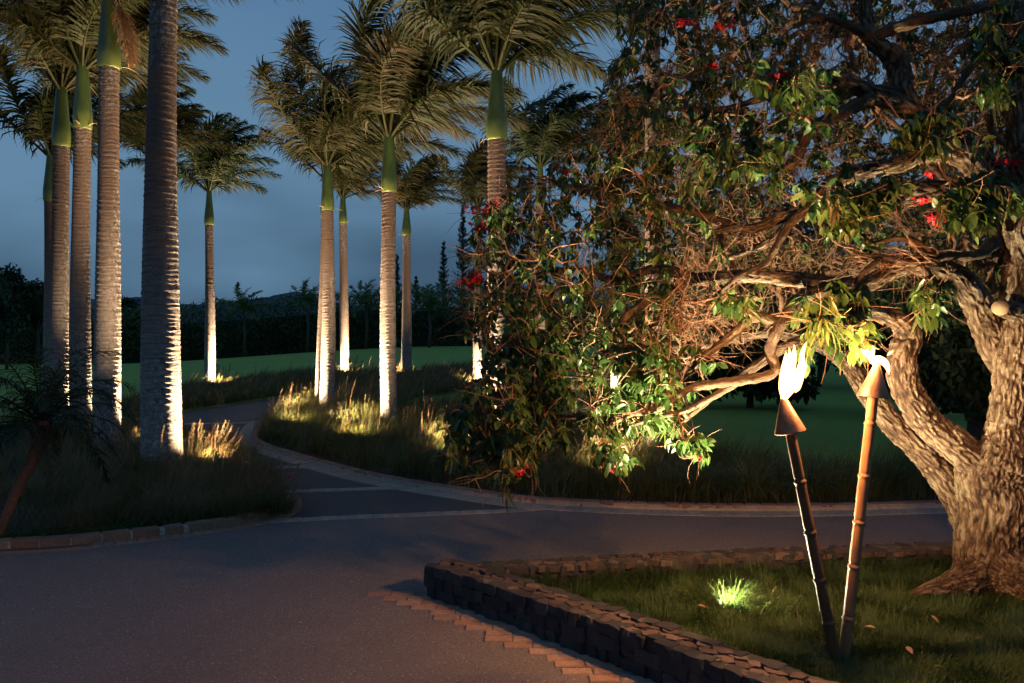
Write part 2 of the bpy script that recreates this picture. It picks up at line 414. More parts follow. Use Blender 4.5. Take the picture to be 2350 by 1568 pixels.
# ------------------------------------------------------------------ lay of the land
def line(pts, n=6): return catmull([G(u, v) for u, v in pts], n)
kerb_isl = line([(-420, 1300), (-200, 1278), (0, 1264), (150, 1256), (300, 1240), (430, 1225), (540, 1208), (620, 1190), (655, 1168), (655, 1140)])
isl_back = [G(u, v) for u, v in [(630, 1105), (575, 1060), (520, 1030), (430, 1005), (320, 992), (180, 1000), (40, 1020), (-150, 1060), (-420, 1110)]]
kerb_mid = line([(720, 905), (650, 935), (600, 968), (577, 1000), (585, 1020), (620, 1036), (700, 1060), (800, 1088), (900, 1110), (1000, 1127), (1100, 1142), (1200, 1155), (1300, 1163), (1450, 1170), (1650, 1175), (1900, 1174), (2200, 1166), (2600, 1150), (3000, 1140)])
far_edge = line([(860, 884), (760, 892), (640, 912), (560, 925), (420, 946), (290, 976), (150, 1005), (0, 1032), (-250, 1075)])
band = line([(655, 1196), (800, 1189), (1000, 1181), (1180, 1173), (1275, 1163)])

# lawn: one sheet out to the horizon, following the rise
xs = np.unique(np.concatenate([np.linspace(-1500, -90, 16), np.linspace(-90, 90, 91), np.linspace(90, 1500, 16)]))
ys = np.unique(np.concatenate([np.linspace(-60, 20, 12), np.linspace(20, 100, 61), np.linspace(100, 2500, 22)]))
XX, YY = np.meshgrid(xs, ys); ZZ = terrain(XX, YY) - 0.03
nx, ny = len(xs), len(ys); ii = np.arange(ny - 1)[:, None] * nx; jj = np.arange(nx - 1)[None, :]
me = mesh_from('lawn', np.stack([XX, YY, ZZ], -1), np.stack([ii + jj, ii + jj + 1, ii + nx + jj + 1, ii + nx + jj], -1).reshape(-1, 4)); smooth(me)
obj('lawn', me, M['lawn'], kind='structure')
# driveway and forecourt
drive_poly = [*far_edge, np.array([-32, 8.0, 0]), np.array([-12, 3, 0]), np.array([8, 3, 0]), np.array([12, 10.2, 0]), *kerb_mid[::-1][24:]]
poly_sheet('driveway', drive_poly, 0.0, M['drive'], kind='structure')
court_poly = [np.array([-40, -12, 0]), np.array([30, -12, 0]), kerb_mid[-1], *kerb_mid[::-1][1:49], *band[::-1], *kerb_isl[::-1], np.array([-40, 9.5, 0])]
poly_sheet('forecourt', court_poly, 0.005, M['court'], kind='structure')
# planting beds
isl_poly = [*kerb_isl, *isl_back]
poly_sheet('planting_bed', isl_poly, 0.06, M['soil'], kind='structure')
mid_back = [G(u, v) for u, v in [(3000, 1092), (2200, 1090), (1900, 1095), (1700, 1075), (1500, 1030), (1300, 985), (1150, 945), (1020, 935), (900, 945), (800, 945)]]
mid_back2 = [G(u, v) for u, v in [(760, 915)]]
mid_poly = [*kerb_mid, *mid_back, *mid_back2]
poly_sheet('planting_bed', mid_poly, 0.06, M['soil'], kind='structure')
far_bed = [G(u, v) for u, v in [(860, 884), (760, 892), (640, 912), (560, 925), (420, 946), (290, 976)]] + [G(u, v) for u, v in [(270, 935), (420, 898), (560, 880), (660, 866), (760, 860), (860, 862)]]

# ------------------------------------------------------------------ kerbs and brick courses
def along(P, step, start=0.0):
    P = np.asarray(P); d = np.concatenate([[0], np.cumsum(np.linalg.norm(np.diff(P[:, :2], axis=0), axis=1))])
    s = np.arange(start, d[-1], step)
    X = np.interp(s, d, P[:, 0]); Y = np.interp(s, d, P[:, 1])
    X2 = np.interp(s + .02, d, P[:, 0]); Y2 = np.interp(s + .02, d, P[:, 1]); X1 = np.interp(s - .02, d, P[:, 0]); Y1 = np.interp(s - .02, d, P[:, 1])
    return np.stack([X, Y], -1), np.arctan2(Y2 - Y1, X2 - X1)
def ribbon_mesh(name, P, off0, off1, z0, z1, step=.2):
    """solid strip following P between two side offsets"""
    p, a = along(P, step); nv = np.stack([-np.sin(a), np.cos(a)], -1)
    A_ = p + nv * off0; B_ = p + nv * off1; n = len(p)
    V = np.concatenate([np.c_[A_, np.full(n, z1)], np.c_[B_, np.full(n, z1)], np.c_[A_, np.full(n, z0)], np.c_[B_, np.full(n, z0)]])
    i = np.arange(n - 1); q = lambda s, t: np.stack([s * n + i, s * n + i + 1, t * n + i + 1, t * n + i], -1)
    return mesh_from(name, V, np.vstack([q(0, 1), q(2, 0), q(1, 3)]))
def course(root, P, mesh_list, mat, step, z, off=0.0, jr=.01, stagger=0.0, name='brick', lim=None, rot=0.0):
    p, a = along(P, step, stagger); k = 0
    for (x, y), t in zip(p, a):
        if lim and not lim(x, y): continue
        nx_, ny_ = -math.sin(t), math.cos(t)
        o = obj(name, random.choice(mesh_list), mat, root)
        o.location = (x + nx_ * off, y + ny_ * off, z + random.uniform(-.003, .003)); o.rotation_euler = (random.uniform(-jr, jr), random.uniform(-jr, jr), t + rot + random.uniform(-jr, jr)); k += 1
    return k
def vis(x, y): return y > 1 and abs(x / y) < .70
kb = [box_mesh('kerb_brick', l, .17, .115, .008, .005, i) for i, l in enumerate((.285, .27, .24, .20))]
for m_ in kb: m_.materials.append(M['brick'])
M['kmortar'] = plain('kerb_mortar', (.42, .33, .27), .95)
kroot = obj('brick_kerb', ribbon_mesh('kerb_bed', kerb_isl, .006, .15, -.02, .088), M['kmortar'], kind='structure')
course(kroot, kerb_isl, kb, None, .295, .042, .085, lim=vis)
kb2 = [box_mesh('kerb_brick', l, .14, .11, .008, .005, 10 + i) for i, l in enumerate((.20, .195, .185))]
for m_ in kb2: m_.materials.append(M['brick'])
kroot2 = obj('brick_kerb', ribbon_mesh('kerb_bed', kerb_mid, .006, .13, -.02, .072), M['kmortar'], kind='structure')
course(kroot2, kerb_mid, kb2, None, .212, .030, .08, lim=vis)
# flat ribbon course along the kerb, and the bands across the driveway
rb = [box_mesh('ribbon_brick', .205, .28, .04, .006, .003, 20 + i) for i in range(3)]
for m_ in rb: m_.materials.append(M['ribbon'])
rroot = obj('paver_ribbon', ribbon_mesh('ribbon_bed', kerb_mid[12:], -.30, .01, -.02, .008), M['mortar'], kind='structure')
course(rroot, kerb_mid[12:], rb, None, .216, -.006, -.15, lim=vis)
rroot2 = obj('paver_ribbon', ribbon_mesh('ribbon_bed', kerb_isl, -.20, .01, -.02, .012), M['brick'], kind='structure')
rb1 = [box_mesh('ribbon_brick', .10, .20, .04, .006, .004, 25 + i) for i in range(3)]
for m_ in rb1: m_.materials.append(M['paver'])
course(rroot2, kerb_isl, rb1, None, .112, -.003, -.10, lim=lambda x, y: vis(x, y) and x > -4.6)
def cross_band(pts, wdt):
    P = line(pts, 4)
    r_ = obj('paver_band', ribbon_mesh('band_bed', P, -wdt / 2, wdt / 2, -.02, .009), M['mortar'], kind='structure')
    course(r_, P, rb2, None, .216, -.004, 0, lim=vis)
rb2 = [box_mesh('band_brick', .205, .185, .04, .006, .003, 30 + i) for i in range(3)]
for m_ in rb2: m_.materials.append(M['ribbon'])
cross_band([(630, 1197), (800, 1189), (1000, 1181), (1180, 1173), (1240, 1168)], .20)
cross_band([(620, 1131), (760, 1126), (930, 1120)], .20)
cross_band([(560, 1076), (660, 1073), (770, 1077)], .20)
cross_band([(430, 1033), (520, 1030), (620, 1031)], .20)
cross_band([(300, 978), (420, 974), (590, 970)], .22)

# ------------------------------------------------------------------ stone wall round the lawn corner on the right
WH = .28; GZ = .17
wf = catmull([G(975, 1370), G(1120, 1420), G(1300, 1490), G(1500, 1568), G(1720, 1668), np.array([2.35, 3.55, 0]), np.array([3.4, 3.0, 0]), np.array([5.0, 2.5, 0])], 6)
tops = [(975, 1297), (1500, 1270), (1800, 1257), (2180, 1244), (2700, 1228)]
wb = catmull([D(u, v, (EYE - WH) * FPX / (v - 784)) * np.array([1, 1, 0]) for u, v in tops], 6)
cor = (wf[0] + wb[0]) / 2; wf[0] = cor; wb[0] = cor
poly_sheet('corner_lawn_soil', [*wf[:, :2], np.array([9, 2.2]), np.array([9, 7.6]), *wb[::-1][:, :2]], GZ - .03, M['soil'], kind='structure')
stone_vars = []
for k in range(14):
    bm = bmesh.new(); bmesh.ops.create_cube(bm, size=1); bmesh.ops.subdivide_edges(bm, edges=bm.edges[:], cuts=1, use_grid_fill=True)
    r = random.Random(100 + k)
    for v in bm.verts:
        ln = max(abs(v.co.x), abs(v.co.y), abs(v.co.z)); c_ = v.co.copy()
        v.co = c_ * (1 - .07 * (c_.length - ln) / .366) + Vector((r.uniform(-.07, .07), r.uniform(-.08, .08), r.uniform(-.07, .07)))
    me = bpy.data.meshes.new('wall_stone'); bm.to_mesh(me); bm.free(); me.materials.append(M['stone']); stone_vars.append(me)
cap_vars = []
for k in range(8):
    r = random.Random(200 + k); n = r.choice((5, 6, 7)); pts = [((.5 + r.uniform(-.1, .06)) * math.cos(6.283 * (i + r.uniform(-.25, .25)) / n), (.5 + r.uniform(-.1, .06)) * math.sin(6.283 * (i + r.uniform(-.25, .25)) / n)) for i in range(n)]
    bm = bmesh.new(); f = bm.faces.new([bm.verts.new((x, y, 0)) for x, y in pts]); g = bmesh.ops.extrude_face_region(bm, geom=[f])
    for v in g['geom']:
        if isinstance(v, bmesh.types.BMVert): v.co.z += 1; v.co.x *= .93; v.co.y *= .93; v.co.z += r.uniform(-.12, .12)
    bmesh.ops.recalc_face_normals(bm, faces=bm.faces[:])
    me = bpy.data.meshes.new('cap_stone'); bm.to_mesh(me); bm.free(); me.materials.append(M['cap']); cap_vars.append(me)
def stone_wall(P, thick, side, label, lim):
    """side=+1: the wall body lies to the left of P's direction"""
    root = empty('stone_wall', (*P[0][:2], 0), label, 'wall')
    L0 = np.array(root.location)
    a_, b_ = (.03, thick - .03) if side > 0 else (-.03, -(thick - .03))
    under('wall_core', ribbon_mesh('wall_core', P, min(a_, b_), max(a_, b_), -.03, WH - .035, .1), M['joint'], root)
    p, ang = along(P, .01); tot = len(p)
    for off, flip in ((.045, 0), (thick - .045, 1)):
        z = -.02
        rows = [.115, .10, .085]
        for ri, hh in enumerate(rows):
            i = int(random.uniform(0, 6))
            while i < tot - 8:
                wd = random.choice((.055, .07, .085, .10, .12, .145))
                j = min(tot - 1, i + int(wd * 50))
                x, y = p[j]; t = ang[j]
                if lim(x, y):
                    o = obj('stone', random.choice(stone_vars), None, root)
                    nx_, ny_ = -math.sin(t) * side, math.cos(t) * side
                    of = off + random.uniform(-.012, .012)
                    h2 = hh * random.uniform(.92, 1.14)
                    o.location = (x + nx_ * of - L0[0], y + ny_ * of - L0[1], z + hh / 2 + random.uniform(-.006, .006)); o.scale = (wd * 1.07, random.uniform(.10, .12), h2 * 1.03)
                    o.rotation_euler = (random.uniform(-.05, .05), random.uniform(-.09, .09), t + random.choice((0, math.pi)) + random.uniform(-.05, .05))
                i += int(wd * 100)
            z += hh
    # flat irregular cap stones
    for off in np.arange(.05, thick, .085):
        i = int(random.uniform(0, 8))
        while i < tot - 2:
            wd = random.uniform(.09, .17); j = min(tot - 1, i + int(wd * 50)); x, y = p[j]; t = ang[j]
            if lim(x, y):
                o = obj('cap_stone', random.choice(cap_vars), None, root); nx_, ny_ = -math.sin(t) * side, math.cos(t) * side
                of = off + random.uniform(-.012, .012); o.location = (x + nx_ * of - L0[0], y + ny_ * of - L0[1], WH - .045 + random.uniform(-.006, .008))
                o.scale = (wd * 1.06, .108, .042); o.rotation_euler = (random.uniform(-.05, .05), random.uniform(-.05, .05), t + random.choice((0, math.pi)))
            i += int(wd * 100)
    return root
stone_wall(wf, .30, 1, 'low dark lava stone wall running diagonally to the bottom right, beside brick edging', lambda x, y: y > 2.6 and x / y < .75)
stone_wall(wb[1:], .24, -1, 'low dark stone wall behind the grass, along the far road edge', lambda x, y: x / y < .68)

# paver edging at the foot of the front wall (toothed outer edge)
proot = obj('paver_edging', ribbon_mesh('edging_bed', wf, -.17, .03, -.02, .0075, .1), M['mortar'], kind='structure')
pv = [box_mesh('paver', .205, .100, .05, .007, .004, 40 + i) for i in range(4)]
for m_ in pv: m_.materials.append(M['paver'])
so = np.argsort(wf[:, 1]); row = 0
for y in np.arange(3.2, wf[0][1] + .16, .116):
    xw = np.interp(y, wf[so, 1], wf[so, 0]) if y < wf[0][1] else wf[0][0] - (y - wf[0][1]) * 1.6
    x = xw + .05 + random.uniform(-.09, .06); k = 0; row += 1
    while k < 2 and abs(x / y) < .8:
        o = obj('paver', random.choice(pv), None, proot)
        o.location = (x - .102, y + random.uniform(-.003, .003), -.010 + random.uniform(-.003, .003)); o.rotation_euler = (random.uniform(-.012, .012), random.uniform(-.012, .012), random.uniform(-.02, .02) + .03); x -= .211; k += 1

# ------------------------------------------------------------------ uplights
UP_BODY, UP_LENS, UP_SPIKE = None, None, None
def uplight(pos, target, watts, angle, label, blend=1.0, size=.03, col=(1.0, .72, .42), group='garden uplights'):
    global UP_BODY, UP_LENS, UP_SPIKE
    pos = np.asarray(pos, float); root = empty('garden_uplight', pos, label, 'light', group)
    if UP_BODY is None:
        V, F, T = lathe([(.0, -.10), (.028, -.10), (.036, -.06), (.038, .0), (.042, .0), (.042, .03), (.036, .03), (.036, .012), (.0, .012)], 14, False); UP_BODY = mesh_from('lamp_body', V, F); UP_BODY.materials.append(M['iron'])
        V, F, T = lathe([(.0, .014), (.034, .014), (.034, .017), (.0, .017)], 14, False); UP_LENS = mesh_from('lens', V, F); UP_LENS.materials.append(M['lens'])
        V, F, T = lathe([(.0, -.42), (.012, -.25), (.012, .05), (.0, .05)], 8, False); UP_SPIKE = mesh_from('spike', V, F); UP_SPIKE.materials.append(M['iron'])
    d = Vector((np.asarray(target) - pos - np.array([0, 0, .14])).tolist()).normalized()
    q = d.to_track_quat('Z', 'Y')
    sp_ = obj('spike', UP_SPIKE, None, root); sp_.location = (0, 0, .0)
    b = obj('lamp_body', UP_BODY, None, root); b.location = (0, 0, .14); b.rotation_mode = 'QUATERNION'; b.rotation_quaternion = q
    ln = obj('lens', UP_LENS, None, b)
    ld = bpy.data.lights.new('uplight_beam', 'SPOT'); ld.energy = watts * POWER; ld.color = col; ld.spot_size = R(angle); ld.spot_blend = blend; ld.shadow_soft_size = size
    lo = bpy.data.objects.new('uplight_beam', ld); C.objects.link(lo); lo.parent = root
    lo.location = Vector((0, 0, .14)) + d * .05; lo.rotation_mode = 'QUATERNION'; lo.rotation_quaternion = (-d).to_track_quat('Z', 'Y')
    return root

# ------------------------------------------------------------------ palms
WIND = np.array([1.0, .18, -.05])
def frond_mesh(base, az, el, L, wind, seed, pairs=52, lw=.032, ll=.70, g=.46, sweep=1.0, tint0=.5, segs=3):
    r = np.random.default_rng(seed); n = 16; ds = L / n
    d = np.array([math.cos(el) * math.cos(az), math.cos(el) * math.sin(az), math.sin(el)]); p = np.array(base, float)
    P = [p.copy()]; Ds = [d.copy()]
    for i in range(n):
        t = (i + 1) / n
        d = d + (WIND * wind * (.25 + t) + np.array([0, 0, -g * (.35 + 1.3 * t)])) * ds * .75 / max(L / 2.8, .3); d = d / np.linalg.norm(d); p = p + d * ds; P.append(p.copy()); Ds.append(d.copy())
    P = np.array(P); Ds = np.array(Ds)
    up = np.array([0, 0, 1.0]); sd = nrm(np.cross(Ds, up) + 1e-4); nm = np.cross(sd, Ds)
    V, F, T = tube(P, np.linspace(.032, .006, n + 1) * L / 2.8, 5, False); parts = [(V, F)]; tint = [np.full(len(V), min(1, tint0 + .1))]
    s = np.linspace(.16, 1.0, pairs); s = np.repeat(s, 2); sg = np.tile([1, -1], pairs); s = np.clip(s + r.normal(0, .004, len(s)), .14, 1)
    f = s * n; i0 = np.minimum(f.astype(int), n - 1); fr = (f - i0)[:, None]
    B = P[i0] * (1 - fr) + P[i0 + 1] * fr; dd = nrm(Ds[i0] * (1 - fr) + Ds[i0 + 1] * fr); ss = sd[i0]; nn = nm[i0]
    a = R(28) + R(38) * s ** 1.3
    pl = r.normal(.10, .42, len(s))
    dr = nrm(ss * (sg * np.cos(a))[:, None] + dd * np.sin(a)[:, None] + nn * pl[:, None])
    Ln = ll * L / 2.8 * np.clip(np.sin(math.pi * np.clip(.16 + .80 * s, 0, 1)) ** .6, .25, 1) * r.uniform(.85, 1.12, len(s))
    W = lw * L / 2.8 * r.uniform(.8, 1.2, len(s))
    pos = B.copy(); Vs = []; st = (Ln / segs)[:, None]
    for k in range(segs + 1):
        wd = nrm(np.cross(dr, nn + r.normal(0, .35, dr.shape)))
        if k < segs:
            ww = wd * (W * (1, .95, .7, .45)[min(k, 3)] * .5)[:, None]; Vs += [pos - ww, pos + ww]
        else: Vs.append(pos)
        dr = nrm(dr + np.array([0, 0, -.42]) * (.6 + .5 * k) * .80 + WIND * wind * sweep * .34 * (.5 + k * .4)); pos = pos + dr * st
    m = 2 * segs + 1; VV = np.stack(Vs, 1).reshape(-1, 3); o = np.arange(len(s))[:, None] * m
    Q = np.vstack([np.concatenate([o + 2 * q, o + 2 * q + 1, o + 2 * q + 3, o + 2 * q + 2], 1) for q in range(segs - 1)]); Tt = np.concatenate([o + m - 3, o + m - 2, o + m - 1], 1)
    parts.append((VV, Q, Tt)); tint.append(np.repeat(np.clip(r.normal(tint0, .22, len(s)), 0, 1), m))
    Va, Fa = joinm(parts); me = mesh_from('frond', Va, Fa); fattr(me, 'tint', np.concatenate(tint)); smooth(me); return me
def palm(u, d, vtop, wpx, label, shaft_len=1.45, nf=18, fl=3.4, lean=(0, 0), near=True, wtop=None, wind=.75, seed=0, dead=False, frmat='frond', tint0=.5, bulge=.06, baseu=None):
    """royal palm whose trunk passes (u, .) at depth d; vtop is the row where the green crownshaft starts"""
    r = np.random.default_rng(500 + seed)
    x0 = ((u if baseu is None else baseu) - 1175) * d / FPX; z0 = float(terrain(x0, d)) - .05
    zt = EYE - (vtop - 784) * d / FPX; H = zt - z0; xt = (u - 1175) * d / FPX
    rb_ = wpx * d / FPX / 2; rt = (wtop if wtop else wpx * .72) * d / FPX / 2
    lean = (float(r.normal(0, .045)), float(r.normal(0, .05)))
    root = empty('royal_palm', (x0, d, z0), label, 'palm tree', 'royal palms along the driveway')
    step = .016 if near else .035; nz_ = int(H / step); sides = 56 if near else 28
    z = np.linspace(0, H, nz_); t = z / H
    rad = rb_ + (rt - rb_) * S(t * 1.05) + rb_ * .10 * np.exp(-z / .25) + rb_ * bulge * np.sin(math.pi * np.clip(t * 1.5, 0, 1))
    th = np.linspace(0, 2 * math.pi, sides, endpoint=False)
    # ring scars: irregular steps, each leaning and wavy
    sp = .085 if near else .11
    edges = np.cumsum(r.uniform(.6, 1.4, int(H / sp) + 8) * sp) - .2
    wav = np.stack([np.sin(th * k + r.uniform(0, 6.28)) * a for k, a in ((1, .020), (2, .010), (3, .006), (5, .004))]).sum(0)
    zz = z[:, None] + wav[None, :] * (1 + .6 * np.sin(z * 2.1)[:, None])
    idx = np.clip(np.searchsorted(edges, zz.ravel()).reshape(zz.shape), 1, len(edges) - 1)
    ph = (zz - edges[idx - 1]) / (edges[idx] - edges[idx - 1])
    amp = r.uniform(.35, 1.25, len(edges))[idx]
    angn = .65 + .5 * np.sin(th * 3 + r.uniform(0, 6))[None, :] * np.sin(z * 1.3)[:, None] + .35 * np.sin(th * 7 + 2)[None, :] * np.sin(z * 4.1 + 1)[:, None]
    strength = (.50 + .5 * S((t - .04) * 4))[:, None] * np.clip(angn, .2, 1.3)
    rr = rad[:, None] + (np.where(ph < .16, ph / .16, 1 - (ph - .16) * 1.19) - .35) * amp * strength * (.016 if near else .014)
    cx = (xt - x0) * t ** 1.0 + lean[0] * np.sin(math.pi * t); cy = lean[1] * np.sin(math.pi * t)
    V = np.stack([cx[:, None] + rr * np.cos(th), cy[:, None] + rr * np.sin(th), np.repeat(z[:, None], sides, 1)], -1).reshape(-1, 3)
    i = np.arange(nz_ - 1)[:, None] * sides; j = np.arange(sides)[None, :]; k = (j + 1) % sides
    me = mesh_from('trunk', V, np.stack([i + j, i + k, i + sides + k, i + sides + j], -1).reshape(-1, 4)); smooth(me); obj('trunk', me, M['ptrunk'], root)
    top = np.array([xt - x0, 0, H])
    prof = [(rt * 1.0, -.03), (rt * 1.10, .0), (rt * 1.16, .12), (rt * 1.15, .3), (rt * 1.02, .55), (rt * .86, .85), (rt * .72, 1.15), (rt * .60, shaft_len), (rt * .42, shaft_len + .2)]
    zsc = shaft_len / 1.45
    V, F, T = lathe(catmull(np.array([(a, b * zsc if b < shaft_len - .01 else b, 0) for a, b in prof]), 4)[:, :2], 28); 
    ax = np.arctan2(V[:, 1], V[:, 0]); V[:, :2] *= (1 + .035 * np.sin(ax * 2 + V[:, 2] * 2.5 + seed))[:, None]
    zrel = V[:, 2] / shaft_len; me = mesh_from('crownshaft', V + top, [F, T]); fattr(me, 'along', np.clip(zrel, 0, 1)); smooth(me); obj('crownshaft', me, M['shaft'], root)
    # torn sheath edge at the base of the crownshaft
    for q in range(r.integers(1, 3)):
        a0 = r.uniform(0, 6.28); sV, sF, m_ = blades(np.array([top + [math.cos(a0) * rt * 1.05, math.sin(a0) * rt * 1.05, .03]]), np.array([a0]), np.array([.3]), np.array([.05]), np.array([.8]), np.array([.9]), 4)
        mm = mesh_from('sheath_shred', sV, sF); fattr(mm, 'tint', np.full(len(sV), .8)); obj('sheath_shred', mm, M['deadfrond'], root)
    cb = top + np.array([0, 0, shaft_len + .05])
    for q in range(nf):
        fr = q / (nf - 1); az = q * 2.39996 + seed; el = R(88 - 52 * fr ** 1.1) + r.uniform(-.1, .1)
        bb = cb + np.array([math.cos(az), math.sin(az), 0]) * rt * .45 + np.array([0, 0, -.16 * fr])
        me = frond_mesh(bb, az, el, fl * r.uniform(.88, 1.1), wind * r.uniform(.7, 1.3), seed * 100 + q, tint0=np.clip(tint0 + r.normal(0, .12), .1, .9), pairs=150 if near else 96, lw=.031 if near else .046)
        obj('frond', me, M[frmat], root)
    if dead:
        for q in range(3):
            me = frond_mesh(cb + np.array([.12, -.12, -.35 + .1 * q]), R(-35 + 25 * q), R(-35 - 10 * q), 1.35, .2, seed * 100 + 70 + q, pairs=70, lw=.045, ll=.75, g=1.6, tint0=.6)
            obj('dead_frond', me, M['deadfrond'], root)
    return root

palm(378, 12.7, -90, 88, 'thickest nearest royal palm, trunk glaring white along its right edge', baseu=372, wtop=58, seed=1, fl=3.8, bulge=.02)
palm(250, 15.1, 155, 56, 'royal palm left of the thickest one, bulging green crownshaft at the top of the frame', baseu=245, wtop=43, seed=2, dead=True, fl=3.7)
palm(190, 17.8, 295, 44, 'slim dim royal palm third from the left, between two brighter trunks', baseu=186, wtop=36, seed=3)
palm(141, 19.2, 335, 40, 'leftmost front royal palm with torn brown sheath under its crownshaft', baseu=136, wtop=34, seed=4, wind=.6)
palm(117, 24.0, 462, 34, 'royal palm half hidden behind the leftmost front palm, lower crownshaft', baseu=117, wtop=28, seed=5, near=False)
palm(345, 31.0, 440, 26, 'royal palm hidden behind the thickest trunk with dark crown showing beside it', seed=6, near=False, fl=3.0)
palm(480, 36.2, 515, 24, 'lone royal palm on the far side of the road, brightly lit trunk and spreading crown', baseu=482, wtop=18, seed=7, near=False, frmat='frond_far', shaft_len=1.6, fl=3.6, wind=.55)
palm(752, 24.2, 482, 33, 'royal palm at the left tip of the central bed, twin trunk beside it', baseu=750, wtop=25, seed=8, near=True, fl=3.8, wind=.7)
palm(747, 27.5, 500, 28, 'royal palm mostly hidden just behind and left of the front trunk at the bed tip', baseu=737, wtop=20, seed=9, near=False, nf=10)
pA = G(790, 866); palm(787, pA[1], 512, 21, 'distant thin royal palm lit bright at its foot, between the two central front palms', baseu=790, wtop=17, seed=10, near=False)
palm(893, 20.0, 440, 36, 'tall royal palm in the middle of the central bed with windswept crown', baseu=893, wtop=32, seed=11, fl=4.0, wind=.8)
pB = G(934, 872); palm(933, pB[1], 540, 23, 'thin dim royal palm right of the tall central palm, shaded trunk', baseu=933, wtop=18, seed=12, near=False)
palm(1140, 16.0, 320, 42, 'royal palm rising behind the big tree, dark full crown at the frame top', baseu=1138, wtop=41, seed=13, fl=4.0, tint0=.4, wind=.6)
palm(1098, 37.0, 540, 24, 'far royal palm glimpsed left of the big tree foliage with bright foot', wtop=16, seed=14, near=False)
palm(1240, 29.0, 470, 26, 'dark royal palm crown above the left slope of the big tree', wtop=20, seed=15, near=False, frmat='frond_far', tint0=.2)
palm(1494, 14.8, 10, 40, 'royal palm trunk standing dark behind the upper left boughs of the big tree', wtop=36, seed=16, tint0=.3)
palm(1416, 27.0, 470, 28, 'royal palm behind the big tree, bright white trunk glimpsed between twigs', wtop=20, seed=17, near=False)

# lamps at the palms: to the side of each trunk
LAMPS = []
def lamp_at(u, d, dx, dy, watts, label, aim_h=5.0, ang=150, z=None, aimx=.0):
    x = (u - 1175) * d / FPX; p = np.array([x + dx, d + dy, float(terrain(x, d)) + .04]); LAMPS.append(p[:2]); tgt = np.array([x + dx * aimx, d + dy * aimx, p[2] + aim_h])
    return uplight(p, tgt, watts, ang, label)
lamp_at(375, 12.7, .80, .35, 400, 'uplight in the flowering grass right of the thickest left palm', ang=132)
lamp_at(247, 15.1, .52, .42, 330, 'uplight behind and right of the second thickest left palm', ang=84)
lamp_at(188, 17.8, .45, .40, 130, 'uplight right of the slim third palm from the left', ang=84)
lamp_at(138, 19.2, .45, .35, 200, 'uplight right of the leftmost front palm', ang=84)
lamp_at(481, 36.2, .75, -.25, 520, 'uplight at the foot of the lone palm across the road')
lamp_at(750, 24.2, -1.2, -.6, 460, 'uplight in bright plumes left of the palm at the bed tip')
lamp_at(737, 27.5, -.75, .05, 300, 'uplight further back beside the hidden palm at the bed tip')
lamp_at(893, 20.0, -1.1, -.5, 420, 'uplight in the glowing tuft left of the tall central palm')
lamp_at(790, pA[1], .35, -.7, 420, 'uplight at the foot of the distant thin central palm')
lamp_at(933, pB[1], -.55, .30, 260, 'uplight half hidden behind the tall central palm trunk')
lamp_at(1138, 16.0, -.95, -.75, 300, 'uplight at the bed edge just left of the big tree foliage')
lamp_at(1098, 37.0, -.3, -.75, 420, 'uplight of the far palm left of the big tree foliage')
lamp_at(1494, 14.8, -.9, -.9, 150, 'uplight glowing in the grass under the big tree boughs')
for (u_, v_, l_) in ((668, 992, 'small accent uplight in the plumes at the central bed tip'), (808, 1027, 'small accent uplight under the white spiked clump'), (1044, 1072, 'small accent uplight in the grass at the left edge of the tree foliage'), (1388, 1113, 'small accent uplight in the green clump below the boughs')):
    p_ = G(u_, v_); LAMPS.append(p_[:2]); uplight(np.array([p_[0], p_[1], .02]), p_ + np.array([.15, .5, 2.0]), 45, 164, l_)
lamp_at(1416, 27.0, -.2, -.7, 220, 'uplight of the palm behind the big tree')

